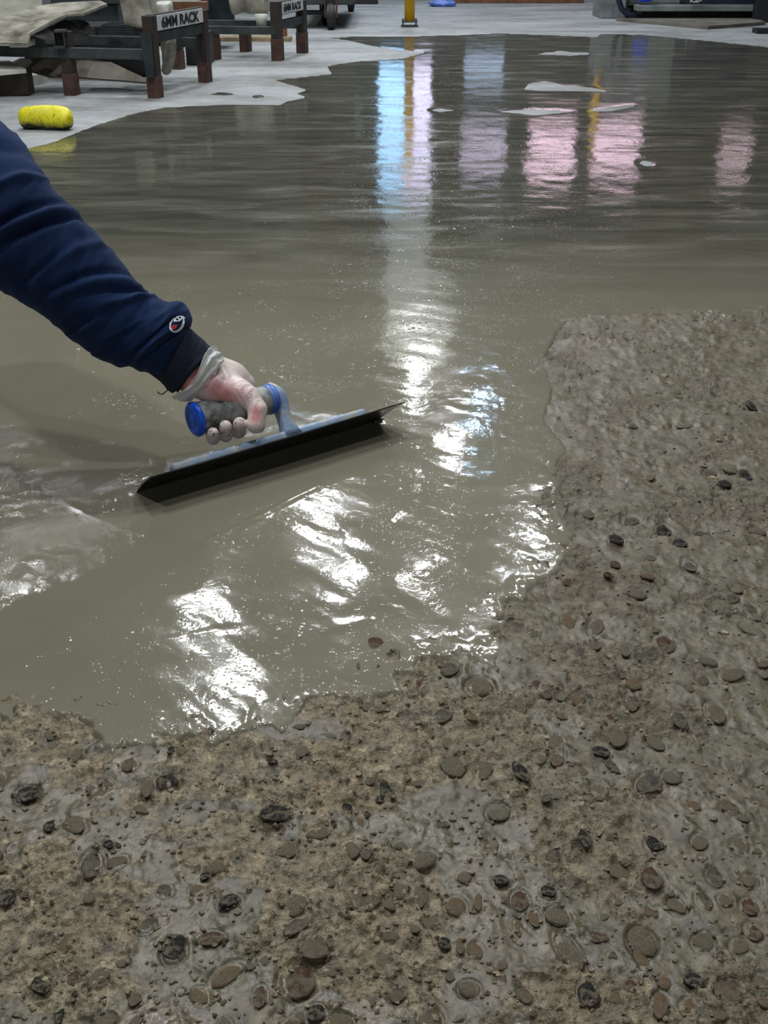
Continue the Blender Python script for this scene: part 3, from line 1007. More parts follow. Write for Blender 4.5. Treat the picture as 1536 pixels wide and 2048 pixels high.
for line, amp, wd in (([(400, 1092), (450, 1068), (520, 1034), (580, 1002), (640, 972)], 0.0016, 0.0045), ([(690, 1062), (780, 1040), (822, 1000), (832, 945)], 0.0005, 0.006),
                      ([(300, 1288), (440, 1262), (560, 1242), (640, 1262), (735, 1240)], 0.0004, 0.008),
                      ([(120, 1000), (240, 1060), (380, 1085)], 0.0006, 0.006)):
    gp = gpoly(line)
    dd = np.full(MX.shape, 9.0)
    for (ax_a, ay_a), (bx_a, by_a) in zip(gp, gp[1:]):
        ex, ey = bx_a - ax_a, by_a - ay_a
        tq_ = np.clip(((MX - ax_a) * ex + (MY - ay_a) * ey) / (ex * ex + ey * ey), 0, 1)
        dd = np.minimum(dd, np.hypot(MX - ax_a - ex * tq_, MY - ay_a - ey * tq_))
    MZ += amp * np.exp(-((dd + 0.002 * fbm(MX, MY, 30, 2, 0.5, 77)) / wd) ** 2)
filmv = np.clip(sstep(1.85, 2.9, MY) + 0.0 * MX, 0, 1)
mort = mesh_obj('wet_mortar', grid_mesh('wet_mortar', MX, MY, MZ, (MD > -0.03)[:-1, :-1], {'ripple': rip, 'film': filmv}), M['mortar'])
tag(mort, 'shiny wet grey mortar being spread over the worn floor', 'mortar', None, 'stuff')

exec_later = []

# ------------------------------------------------------------------ trowel
def V(p):
    return Vector((float(p[0]), float(p[1]), float(p[2])))


tq = V(TW(TLEN / 2, 0, 0))
trowel = empty('finishing_trowel', (tq.x, tq.y, 0.006), 'steel finishing trowel with grey rubber handle in the gloved hand, edge on the wet mortar', 'trowel')
TINV = Matrix.Translation((-tq.x, -tq.y, -0.006))


def child(name, bm, m, parent, smooth=False):
    """mesh built in world space, hung under a parent that stands at the trowel's base"""
    bm.transform(TINV)
    return build(name, bm, m, parent, smooth)


bm = bmesh.new()
# thin plate: long edges slightly sprung, ends cut a little on the skew
ns, nb_ = 24, 8
top = []
for j in range(nb_ + 1):
    u = j / nb_
    row = []
    for i in range(ns + 1):
        k = i / ns
        s = k * TLEN + u * (-0.002 + 0.010 * k)
        sag = 0.0016 * math.sin(math.pi * u) - 0.0012 * math.sin(math.pi * k)
        row.append(TW(s, -0.038 + u * (0.068 + 0.006 * k), sag))
    top.append(row)
va = [[bm.verts.new(V(p)) for p in r] for r in top]
vb = [[bm.verts.new(V(p - TT * 0.0016)) for p in r] for r in top]
for j in range(nb_):
    for i in range(ns):
        bm.faces.new((va[j][i], va[j][i + 1], va[j + 1][i + 1], va[j + 1][i]))
        bm.faces.new((vb[j][i], vb[j + 1][i], vb[j + 1][i + 1], vb[j][i + 1]))
for j in range(nb_):
    bm.faces.new((va[j][0], va[j + 1][0], vb[j + 1][0], vb[j][0]))
    bm.faces.new((va[j][ns], vb[j][ns], vb[j + 1][ns], va[j + 1][ns]))
for i in range(ns):
    bm.faces.new((va[0][i], vb[0][i], vb[0][i + 1], va[0][i + 1]))
    bm.faces.new((va[nb_][i], va[nb_][i + 1], vb[nb_][i + 1], vb[nb_][i]))
blade = child('blade', bm, M['steel'], trowel)
TROT = Matrix((Vector(TE.tolist()), Vector(TB.tolist()), Vector(TT.tolist()))).transposed()
bm = bmesh.new()
box(bm, V(TW(0.194, 0, 0.0075)), (0.306, 0.016, 0.013), 0.0045, TROT)
bar_o = child('mounting_bar', bm, M['bluepaint'], trowel, True)
for s in (0.07, 0.13, 0.31):
    bm = bmesh.new()
    cyl(bm, V(TW(s, 0, 0.012)), V(TW(s, 0, 0.0152)), 0.0042, 0.003, 12)
    child('rivet', bm, M['bluepaint'], bar_o, True)
# post: sweeps from the bar up and back into the handle
bm = bmesh.new()
pp = [(0.2225, 0.006, 0.0125, 0.0085), (0.2225, 0.018, 0.0085, 0.0075), (0.2235, 0.030, 0.0075, 0.0075), (0.2255, 0.044, 0.009, 0.0085), (0.2275, 0.056, 0.0125, 0.011),
      (0.2255, 0.066, 0.0155, 0.014), (0.2215, 0.072, 0.0165, 0.016)]
prof = [(0.2080, 0.2400, 0.006), (0.2105, 0.2355, 0.014), (0.2130, 0.2330, 0.024), (0.2145, 0.2330, 0.036), (0.2160, 0.2345, 0.050), (0.2170, 0.2345, 0.060), (0.2170, 0.2315, 0.070), (0.2170, 0.2260, 0.079), (0.2170, 0.2195, 0.0845)]
rings = []
for sa, sb, tt_ in prof:
    w = 0.0098 if tt_ < 0.04 else 0.0098 + 0.008 * math.sin(min(1, (tt_ - 0.04) / 0.03) * math.pi / 2)
    if tt_ > 0.072:
        w *= max(0.45, 1 - (tt_ - 0.072) / 0.02)
    ring = []
    for k in range(16):
        a = 2 * math.pi * k / 16
        ca, sa_ = math.cos(a), math.sin(a)
        e = 0.55
        cx_ = math.copysign(abs(ca) ** e, ca)
        cy_ = math.copysign(abs(sa_) ** e, sa_)
        ring.append(bm.verts.new(V(TW((sa + sb) / 2 + (sb - sa) / 2 * cx_, w * cy_, tt_))))
    rings.append(ring)
for A, B in zip(rings, rings[1:]):
    for k in range(16):
        bm.faces.new((A[k], A[(k + 1) % 16], B[(k + 1) % 16], B[k]))
bm.faces.new(rings[0][::-1])
bm.faces.new(rings[-1])
child('post', bm, M['bluepaint'], trowel, True)
HM = Matrix.Translation(V(TW(0, 0, 0.063))) @ Matrix((Vector(TB.tolist()), Vector(TT.tolist()), Vector(TE.tolist()))).transposed().to_4x4()
bm = bmesh.new()
lathe(bm, [(0.0, 0.100), (0.0205, 0.100), (0.0218, 0.104), (0.0212, 0.125), (0.0202, 0.150), (0.0200, 0.175), (0.0200, 0.198), (0.0195, 0.209), (0.0, 0.209)], HM, 40)
grip = child('handle', bm, M['rubber'], trowel, True)
bm = bmesh.new()
lathe(bm, [(0.0, 0.0938), (0.010, 0.0938), (0.0112, 0.0948), (0.0125, 0.0936), (0.0165, 0.0932), (0.0212, 0.0945), (0.0236, 0.0970), (0.0236, 0.1000), (0.0224, 0.1020), (0.0, 0.102)], HM, 40)
child('end_cap', bm, M['blue'], grip, True)
bm = bmesh.new()
lathe(bm, [(0.0, 0.2075), (0.0202, 0.2075), (0.0207, 0.2085), (0.0207, 0.2125), (0.0196, 0.2135), (0.0196, 0.2145), (0.0205, 0.2150), (0.0203, 0.2185), (0.0, 0.219)], HM, 40)
child('collar', bm, M['bluering'], grip, True)
# mortar caught at the blade's right end and under its left tip
bm = bmesh.new()
for (px_, py_, r) in ((757, 838, .0045), (762, 842, .0032), (752, 844, .003), (757, 846, .0024), (765, 838, .0022)):
    g = G(px_, py_, 0.008)
    bmesh.ops.create_icosphere(bm, subdivisions=2, radius=r, matrix=Matrix.Translation(V(g)))
child('mortar_blob', bm, M['mortar'], trowel, True)


# ------------------------------------------------------------------ person: gloved hand and sleeve reaching in
def surface_nets(F, org, h):
    """quads of the zero level of a sampled field, vertices relaxed inside their cells"""
    s = F < 0
    nx, ny, nz = F.shape
    acc = np.zeros((nx - 1, ny - 1, nz - 1, 3))
    cnt = np.zeros((nx - 1, ny - 1, nz - 1))
    cor = [(i, j, k) for i in (0, 1) for j in (0, 1) for k in (0, 1)]

    def sl(c):
        return tuple(slice(c[q], c[q] + F.shape[q] - 1) for q in range(3))
    for a in cor:
        for ax in range(3):
            if a[ax] == 1:
                continue
            b = list(a)
            b[ax] = 1
            fa, fb = F[sl(a)], F[sl(tuple(b))]
            m = (fa < 0) != (fb < 0)
            t = np.where(m, fa / np.where(m, fa - fb, 1), 0)
            for q in range(3):
                acc[..., q] += np.where(m, a[q] + (t if q == ax else 0), 0)
            cnt += m
    act = cnt > 0
    vid = -np.ones(act.shape, int)
    vid[act] = np.arange(act.sum())
    base = np.stack(np.nonzero(act), -1)
    P = (base + acc[act] / cnt[act][:, None]) * h + org
    quads = []
    for ax in range(3):
        u, v = (ax + 1) % 3, (ax + 2) % 3
        a0 = [slice(1, -1)] * 3
        a0[ax] = slice(0, -1)
        a1 = list(a0)
        a1[ax] = slice(1, None)
        c = s[tuple(a0)] != s[tuple(a1)]
        flip = s[tuple(a0)][c]
        ijk = np.stack(np.nonzero(c), -1)
        off = np.ones(3, int)
        off[ax] = 0
        ijk = ijk + off
        q = []
        for du, dv in ((-1, -1), (0, -1), (0, 0), (-1, 0)):
            z = ijk.copy()
            z[:, u] += du
            z[:, v] += dv
            q.append(vid[z[:, 0], z[:, 1], z[:, 2]])
        q = np.stack(q, -1)
        q[~flip] = q[~flip][:, ::-1]
        quads.append(q)
    q = np.concatenate(quads)
    return P, q[(q >= 0).all(1)]


def cone_d(P, a, ra, b, rb):
    ab = b - a
    t = np.clip(((P - a) @ ab) / (ab @ ab), 0, 1)
    return np.linalg.norm(P - a - t[..., None] * ab, axis=-1) - (ra + (rb - ra) * t)


def smin(a, b, k):
    h_ = np.clip(0.5 + 0.5 * (b - a) / k, 0, 1)
    return b + (a - b) * h_ - k * h_ * (1 - h_)


def HC(s, phi, R):
    """point round the handle: phi 90 on top, 0 towards the camera"""
    a = math.radians(phi)
    return TW(s, R * math.cos(a), 0.063 + R * math.sin(a))


def s_of(p):
    return float((p - TO) @ TE)


ARM1, ARM2 = PD(268, 640, 1.455), PD(330, 690, 1.468)
PALM = [  # smooth mass of wrist, palm, ball of the thumb and knuckles
    (ARM1, .026, ARM2, .025),
    (ARM2, .024, TP(392, 740, -.002), .0235),
    (TP(404, 727, -.006), .0195, TP(466, 752, -.012), .0180),
    (TP(390, 752, .002), .0215, TP(462, 777, .000), .0185),
    (TP(384, 764, .006), .0185, TP(432, 783, .010), .0155),
    (TP(428, 779, .008), .0160, TP(482, 789, .015), .0158),
    (TP(462, 755, -.010), .0165, TP(492, 768, -.012), .0125),
]
THUMB = [(TP(480, 784, .014), .0158, TP(500, 796, .021), .0138), (TP(500, 796, .021), .0136, TP(515, 819, .0255), .0122),
         (TP(515, 819, .0255), .0120, TP(511, 850, .0235), .0110)]
tips = {'middle': TP(479, 847, .0165), 'ring': TP(451, 853, .0165), 'little': TP(426, 866, .0150)}
FING = []
for nm, s_m, s_t, tip, rr in (('index', .186, .184, None, .0098), ('middle', .180, None, tips['middle'], .0100),
                              ('ring', .163, None, tips['ring'], .0096), ('little', .147, None, tips['little'], .0086)):
    st_ = s_t if s_t is not None else s_of(tip)
    end = tip if tip is not None else HC(st_ - .004, 262, .0285)
    pts = [HC(s_m, 108, .0330), HC(s_m * .7 + st_ * .3, 165, .0325), HC((s_m + st_) / 2, 205, .0315), HC(s_m * .2 + st_ * .8, 258, .0300), end]
    rd = [rr * 1.22, rr * 1.06, rr * .98, rr * .92, rr * .84]
    FING.append([(pts[i], rd[i], pts[i + 1], rd[i + 1]) for i in range(4)])
allp = np.array([c[i] for c in PALM + THUMB + sum(FING, []) for i in (0, 2)])
lo_, hi_ = allp.min(0) - .035, allp.max(0) + .035
HS = 0.0014
dims = np.ceil((hi_ - lo_) / HS).astype(int)
ax_ = [lo_[q] + HS * np.arange(dims[q]) for q in range(3)]
PP = np.stack(np.meshgrid(*ax_, indexing='ij'), -1).astype(np.float32).astype(np.float64)
D = None
for c in PALM:
    x = cone_d(PP, *c)
    D = x if D is None else smin(D, x, .012)
T_ = None
for c in THUMB:
    x = cone_d(PP, *c)
    T_ = x if T_ is None else smin(T_, x, .004)
Fg = None
for f in FING:
    x = None
    for c in f:
        y = cone_d(PP, *c)
        x = y if x is None else smin(x, y, .004)
    Fg = x if Fg is None else np.minimum(Fg, x)
D = smin(D, T_, .009)
D = smin(D, Fg, .005)
# the thumb must not swallow the fingers: keep them apart again below the handle
wax = V(TP(430, 762, 0) - TP(385, 735, 0)).normalized()
HANDP, HANDQ = surface_nets(D + 0.0009, lo_, HS)


def np_mesh(name, P, Q):
    me = bpy.data.meshes.new(name)
    me.from_pydata(P.tolist(), [], Q.tolist())
    me.validate()
    me.shade_smooth()
    return me


def relax(P, Q, it=3):
    nv = len(P)
    e = np.concatenate([Q[:, [0, 1]], Q[:, [1, 2]], Q[:, [2, 3]], Q[:, [3, 0]]])
    for _ in range(it):
        acc = np.zeros_like(P)
        cnt = np.zeros(nv)
        for a, b in ((0, 1), (1, 0)):
            np.add.at(acc, e[:, a], P[e[:, b]])
            np.add.at(cnt, e[:, a], 1)
        P = P * 0.4 + 0.6 * acc / np.maximum(cnt, 1)[:, None]
    return P


HANDP = relax(HANDP, HANDQ)
m, nt, b = mat('flushed_skin')
co = coords(nt)
nt.links.new(ramp(nt, noise(nt, 60, 4, 0.6, co), [(0.35, srgb(214, 128, 128)), (0.65, srgb(226, 158, 152))]), b.inputs['Base Color'])
b.inputs['Roughness'].default_value = 0.45
M['skin'] = m
m, nt, b = mat('thin_latex_glove')
co = coords(nt)
at = nt.nodes.new('ShaderNodeAttribute')
at.attribute_name = 'flush'
fl = mth(nt, 'ADD', at.outputs['Fac'], mth(nt, 'MULTIPLY', mth(nt, 'SUBTRACT', noise(nt, 70, 4, 0.6, co), 0.5), 0.5))
c1 = ramp(nt, fl, [(0.0, srgb(232, 224, 216)), (0.35, srgb(234, 212, 206)), (0.7, srgb(232, 190, 192)), (1.0, srgb(214, 150, 150))])
at2 = nt.nodes.new('ShaderNodeAttribute')
at2.attribute_name = 'smear'
c1 = mixc(nt, mth(nt, 'MULTIPLY', at2.outputs['Fac'], ramp(nt, noise(nt, 160, 4, 0.6, co), [(0.56, (0, 0, 0)), (0.66, (1, 1, 1))])), c1, srgb(116, 108, 104))
nt.links.new(c1, b.inputs['Base Color'])
b.inputs['Roughness'].default_value = 0.34
b.inputs['Subsurface Weight'].default_value = 0.12
b.inputs['Subsurface Radius'].default_value = (0.006, 0.003, 0.002)
wv = nt.nodes.new('ShaderNodeTexWave')
wv.inputs['Scale'].default_value = 75
wv.inputs['Distortion'].default_value = 5
wv.inputs['Detail'].default_value = 3
mp = nt.nodes.new('ShaderNodeMapping')
mp.inputs['Rotation'].default_value = (0.3, 0.5, 0.9)
nt.links.new(co, mp.inputs[0])
nt.links.new(mp.outputs[0], wv.inputs['Vector'])
at3 = nt.nodes.new('ShaderNodeAttribute')
at3.attribute_name = 'crease'
bump(nt, b, mth(nt, 'ADD', wv.outputs['Fac'], mth(nt, 'MULTIPLY', noise(nt, 120, 4, 0.6, co), 0.8)), mth(nt, 'MULTIPLY_ADD', at3.outputs['Fac'], 0.6, 0.12), 0.0016)
M['glove'] = m
m, nt, b = mat('translucent_latex_cuff')
co = coords(nt)
nt.links.new(ramp(nt, noise(nt, 50, 4, 0.6, co), [(0.35, srgb(230, 234, 233)), (0.65, srgb(244, 246, 245))]), b.inputs['Base Color'])
b.inputs['Roughness'].default_value = 0.3
b.inputs['Alpha'].default_value = 0.78
bump(nt, b, noise(nt, 90, 4, 0.6, coords(nt, (1, 2, 1))), 0.35, 0.003)
M['cuff'] = m
m, nt, b = mat('navy_fleece')
co = coords(nt)
fz = noise(nt, 900, 2, 0.6, co)
bl = noise(nt, 14, 4, 0.6, co)
c1 = ramp(nt, bl, [(0.35, srgb(13, 32, 66)), (0.65, srgb(20, 41, 80))])
nt.links.new(mixc(nt, mth(nt, 'MULTIPLY', fz, 0.35), c1, srgb(44, 60, 92)), b.inputs['Base Color'])
b.inputs['Roughness'].default_value = 0.9
b.inputs['Specular IOR Level'].default_value = 0.15
b.inputs['Sheen Weight'].default_value = 0.12
b.inputs['Sheen Tint'].default_value = (0.35, 0.45, 0.7, 1)
bump(nt, b, fz, 0.4, 0.001)
M['navy'] = m
M['rib'] = simple('dark_navy_rib', srgb(22, 31, 50), srgb(30, 40, 62), 300, (0.85, 0.95), 0.0, 0.3)
M['thread'] = simple('dark_thread', srgb(24, 28, 40), srgb(34, 38, 50), 30, (0.8, 0.9), 0.0, 0.0)
M['embwhite'] = simple('white_embroidery', srgb(226, 228, 234), srgb(240, 240, 244), 400, (0.7, 0.9), 0.0, 0.4)
M['embred'] = simple('red_embroidery', srgb(150, 26, 40), srgb(172, 36, 50), 400, (0.7, 0.9), 0.0, 0.4)

# body: forearm, wrist and hand in one skin
person = mesh_obj('person', np_mesh('person', HANDP, HANDQ), M['skin'])
tag(person, 'person reaching in from the left in navy sweatshirt and clear glove, gripping a trowel handle', 'person')
# glove: the same surface a little larger, open at the wrist
GPv, GQ = surface_nets(D - 0.0004, lo_, HS)
GPv = relax(GPv, GQ)
wr = TP(398, 746, 0)
axw = TP(470, 785, 0) - TP(390, 738, 0)
axw /= np.linalg.norm(axw)
keepv = (GPv - wr) @ axw > 0.004
GQ = GQ[keepv[GQ].all(1)]
used = np.zeros(len(GPv), bool)
used[GQ.ravel()] = True
rm = np.cumsum(used) - 1
GPv, GQ = GPv[used], rm[GQ]
gl_me = np_mesh('glove', GPv, GQ)


def blob(c, r):
    return np.exp(-(((GPv - c) / r) ** 2).sum(1))


fl = 0.75 * blob(TP(452, 792, .024), .017) + 0.7 * blob(TP(425, 775, .022), .016) + 0.85 * blob(TP(511, 838, .034), .0095) + 0.6 * blob(TP(513, 818, .036), .008) + 0.35 * blob(TP(490, 790, .03), .012) + 0.22
fl -= 0.5 * blob(TP(512, 862, .024), .009)
cr = blob(TP(492, 790, .026), .017) + 0.5 * blob(TP(512, 815, .03), .012)
sm = blob(tips['middle'], .016) + blob(tips['ring'], .016) + blob(tips['little'], .016)
for k, a in (('flush', fl), ('crease', np.clip(cr, 0, 1)), ('smear', np.clip(sm, 0, 1))):
    t = gl_me.attributes.new(k, 'FLOAT', 'POINT')
    t.data.foreach_set('value', a.astype(np.float32))
glove = mesh_obj('glove', gl_me, M['glove'], person)
glove['label'] = 'thin clear latex glove stretched over the hand'


def loft(name, pairs, depths, m, parent, fold=None, seg=64, per=10, squash=0.95, shift=None, closed_end=False):
    """tube through pairs of outline points of the photograph at given distances"""
    n = len(pairs)
    tp = np.array([PD(*a, d) for (a, b_), d in zip(pairs, depths)])
    bt = np.array([PD(*b_, d) for (a, b_), d in zip(pairs, depths)])

    def cr_(P, u):
        i = min(int(u), n - 2)
        f = u - i
        p0, p1, p2, p3 = P[max(i - 1, 0)], P[i], P[i + 1], P[min(i + 2, n - 1)]
        return 0.5 * ((2 * p1) + (-p0 + p2) * f + (2 * p0 - 5 * p1 + 4 * p2 - p3) * f * f + (-p0 + 3 * p1 - 3 * p2 + p3) * f ** 3)
    N = (n - 1) * per + 1
    us = np.linspace(0, n - 1, N)
    A = np.array([cr_(tp, u) for u in us])
    B = np.array([cr_(bt, u) for u in us])
    mid = (A + B) / 2
    half = (A - B) / 2
    ax = np.gradient(mid, axis=0)
    ax /= np.linalg.norm(ax, axis=1)[:, None]
    dirv = CP - mid
    dirv -= (dirv * ax).sum(1)[:, None] * ax
    hn = half / np.linalg.norm(half, axis=1)[:, None]
    dirv -= (dirv * hn).sum(1)[:, None] * hn
    dirv /= np.linalg.norm(dirv, axis=1)[:, None]
    hl = np.linalg.norm(half, axis=1)
    ph = 2 * np.pi * np.arange(seg) / seg
    U, PH = np.meshgrid(us, ph, indexing='ij')
    P = mid[:, None] + half[:, None] * np.cos(PH)[..., None] + dirv[:, None] * (hl[:, None] * np.sin(PH) * (squash(U) if callable(squash) else squash))[..., None]
    rad = P - mid[:, None]
    rad /= np.linalg.norm(rad, axis=-1)[..., None]
    if fold is not None:
        P = P + rad * fold(U, PH)[..., None]
    if shift is not None:
        P = P + ax[:, None] * shift(U, PH)[..., None]
    vs = P.reshape(-1, 3)
    fs = []
    for i in range(N - 1):
        for k in range(seg):
            k2 = (k + 1) % seg
            fs.append((i * seg + k, i * seg + k2, (i + 1) * seg + k2, (i + 1) * seg + k))
    if closed_end:
        fs.append(tuple((N - 1) * seg + k for k in range(seg)))
    bmx = bmesh.new()
    bv = [bmx.verts.new(v) for v in vs.tolist()]
    for f in fs:
        bmx.faces.new([bv[i] for i in f])
    o = build(name, bmx, m, parent, True)
    return o, mid, us


SL_PAIRS = [((378, 660), (318, 757)), ((384, 634), (292, 746)), ((366, 606), (262, 736)), ((334, 603), (238, 734)), ((300, 588), (202, 719)), ((275, 562), (160, 694)),
            ((240, 520), (130, 668)), ((206, 481), (98, 642)), ((172, 444), (60, 617)), ((140, 410), (20, 592)), ((104, 374), (-24, 565)),
            ((90, 350), (-70, 542)), ((62, 314), (-112, 500)), ((36, 273), (-150, 452)), ((0, 240), (-190, 395)), ((-60, 180), (-260, 310)), ((-160, 90), (-345, 205)), ((-270, -20), (-440, 80))]
SL_D = [1.470, 1.468, 1.464, 1.460, 1.455, 1.449, 1.443, 1.438, 1.432, 1.426, 1.420, 1.418, 1.42, 1.43, 1.44, 1.45, 1.46, 1.47]


def fold(U, PH):
    """cloth folds slanting round the arm"""
    f = np.zeros_like(U)
    for (u0, p0, k, w, ln, a) in ((9.3, 1.3, 1.1, .16, 1.0, -.013), (10.3, 1.6, .9, .14, 1.0, -.011), (9.8, 1.4, 1.0, .16, 1.1, .006), (7.4, 1.0, .9, .22, .8, .004), (6.5, 1.3, 1.2, .15, .9, -.006), (6.1, 1.3, 1.2, .2, .9, .005),
                                  (5.0, .8, 1.3, .14, .8, -.007), (4.6, .9, 1.2, .2, .8, .006), (3.6, 1.6, 1.0, .14, 1.0, -.006), (3.2, 1.2, 1.1, .2, .9, .006), (2.4, 1.7, .9, .14, .8, -.006),
                                  (1.9, 1.9, .8, .2, .8, .006), (1.2, 1.5, .7, .14, 1.0, -.005), (11.4, 1.4, .7, .2, 1.0, .008), (12.6, 1.5, .6, .25, 1.2, -.006), (8.4, 2.0, .8, .15, .6, -.006),
                                  (5.6, 2.3, .8, .15, .6, -.005), (4.1, 2.5, .8, .14, .5, -.006)):
        c = u0 + k * (PH - p0)
        f += a * np.exp(-((U - c) / w) ** 2) * np.exp(-((PH - p0) / ln) ** 2)
    f += 0.0022 * fbm(U * 0.9, PH * 1.1 + U * 0.5, 1.2, 3, 0.55, 71)
    f[:2] -= 0.004
    f[0] -= 0.012
    return f


sleeve, mid_s, us_s = loft('sleeve', SL_PAIRS, SL_D, M['navy'], person, fold, 72, 12, 0.95, None, True)
sleeve['label'] = 'navy fleece sweatshirt sleeve'
loft('sleeve_cuff', [((431, 704), (350, 792)), ((419, 692), (338, 781)), ((405, 679), (325, 768)), ((386, 662), (312, 754)), ((368, 645), (300, 742))],
     [1.4835, 1.4805, 1.477, 1.4725, 1.468], M['rib'], sleeve,
     lambda U, PH: np.where(U < 0.5, -0.006, 0) + 0.00022 * np.cos(PH * 45) + 0.001 * fbm(U, PH, 1.3, 2, 0.5, 5), 180, 6, 0.80,
     lambda U, PH: 0.006 * np.exp(-((PH - 1.57) / 0.95) ** 2) * np.clip(1 - U / 2.5, 0, 1))


def cufold(U, PH):
    return 0.0020 * np.sin(U * 5.2 + PH * 2.2) * np.exp(-((PH - 1.6) / 1.2) ** 2) + 0.0016 * fbm(U * 1.4 + PH, PH * 2, 1.1, 3, 0.55, 88) + np.where(U < 0.3, 0.0006, 0)


gc, _, _ = loft('glove_cuff', [((430, 695), (343, 794)), ((438, 703), (356, 800)), ((446, 714), (370, 803)), ((448, 722), (384, 801))], [1.4835, 1.484, 1.485, 1.486], M['cuff'], person, cufold, 90, 12, lambda U: 0.95 - 0.12 * U,
     lambda U, PH: 0.013 * np.exp(-((PH - 1.95) / 0.8) ** 2) * (1 - U / 3.0) - 0.002 * np.sin(PH * 3) * (1 - U / 3.0))
gc['label'] = 'crumpled translucent glove cuff round the wrist'
sol = gc.modifiers.new('film', 'SOLIDIFY')
sol.thickness = 0.0007
bm = bmesh.new()
tube(bm, [V(PD(x, y, 1.478)) for x, y in ((337, 778), (331, 784), (324, 789), (318, 787), (315, 783))], 0.0007, 6)
build('thread', bm, M['thread'], sleeve, True)

# embroidered badge on the sleeve, laid on the cloth
dg = bpy.context.evaluated_depsgraph_get()
dg.update()
SB = BVHTree.FromObject(sleeve, dg)


def on_sleeve(px_, py_, off):
    r = Vector(ray(px_, py_).tolist()).normalized()
    hit, nrm, _, _ = SB.ray_cast(Vector(CP.tolist()), r)
    if hit is None:
        return Vector(PD(px_, py_, 1.41).tolist())
    if nrm.dot(r) > 0:
        nrm = -nrm
    return hit + nrm * off


def ribbon(bmx, pts, w, mi, off=0.0012):
    """stitched line of width w (photograph pixels)"""
    n = len(pts)
    L, Rr = [], []
    for i, (x, y) in enumerate(pts):
        x0, y0 = pts[max(i - 1, 0)]
        x1, y1 = pts[min(i + 1, n - 1)]
        tx, ty = x1 - x0, y1 - y0
        l = math.hypot(tx, ty) or 1
        ox, oy = -ty / l * w / 2, tx / l * w / 2
        L.append((x + ox, y + oy))
        Rr.append((x - ox, y - oy))
    rows_ = []
    for (a, b_) in zip(L, Rr):
        rows_.append([bmx.verts.new(on_sleeve(a[0], a[1], 0.0001)), bmx.verts.new(on_sleeve(a[0], a[1], off)), bmx.verts.new(on_sleeve(b_[0], b_[1], off)), bmx.verts.new(on_sleeve(b_[0], b_[1], 0.0001))])
    for a, b_ in zip(rows_, rows_[1:]):
        for k in range(3):
            f = bmx.faces.new((a[k], a[k + 1], b_[k + 1], b_[k]))
            f.material_index = mi
    for a in (rows_[0], rows_[-1]):
        f = bmx.faces.new(a)
        f.material_index = mi


ec, ea, eb, et = (353.2, 648.6), 17.4, 12.2, math.radians(-52)


def ell(a, k=1.0):
    x, y = ea * math.cos(a) * k, eb * math.sin(a) * k
    return (ec[0] + x * math.cos(et) - y * math.sin(et), ec[1] + x * math.sin(et) + y * math.cos(et))


bm = bmesh.new()
ribbon(bm, [ell(math.radians(a), 0.93) for a in range(-8, 300, 8)], 3.0, 0)
ribbon(bm, [(348.5, 643.0), (351.5, 637.5), (354, 633.4)], 2.2, 0, 0.0014)
ribbon(bm, [(354, 633.4), (356.6, 637.6), (359.2, 641.5)], 2.2, 0, 0.0014)
ribbon(bm, [(359.2, 641.5), (361.6, 638), (363.2, 634.8)], 2.2, 0, 0.0014)
ribbon(bm, [(347.5, 643.6), (353, 642.8), (359, 642.0)], 2.0, 0, 0.0014)
ribbon(bm, [(354.6, 633.4), (359, 633.0), (365, 634.2), (368.4, 637.5)], 2.4, 0, 0.0014)
# red lower field
red = [(341.5, 652.5), (344, 650.5), (349, 650.0), (354.5, 650.4), (352.5, 654.5), (348.5, 658.4), (344.2, 659.5), (341.6, 657)]
vs = [bm.verts.new(on_sleeve(x, y, 0.0009)) for x, y in red]
f = bm.faces.new(vs)
f.material_index = 1
build('badge', bm, [M['embwhite'], M['embred']], sleeve)['label'] = 'small white oval embroidered badge with red field'


# ------------------------------------------------------------------ racks, post, machine and what lies about
def at_row(x, y, Y):
    """point at distance Y along the floor on the sight line"""
    d = ray(x, y)
    return V(CP + d * (Y / d[1]))


def zrow(Y, y):
    d = ray(768, y)
    return CAMH + d[2] * Y / d[1]


def local(bm, root):
    bm.transform(root.matrix_world.inverted() if False else Matrix.Translation(-root.location))


def part(name, bm, m, root, smooth=False):
    """part built in world space under an unrotated root"""
    bm.transform(Matrix.Translation(-Vector(root.location)))
    return build(name, bm, m, root, smooth)


def pbox(bm, x0, x1, y0, y1, Y, dy, bevel=0.0, floor=False):
    """upright box whose front, at distance Y, spans the given part of the picture"""
    a, b_ = at_row(x0, y0, Y), at_row(x1, y1, Y)
    z0 = 0.0 if floor else b_.z
    box(bm, ((a.x + b_.x) / 2, Y + dy / 2, (a.z + z0) / 2), (b_.x - a.x, dy, a.z - z0), bevel)


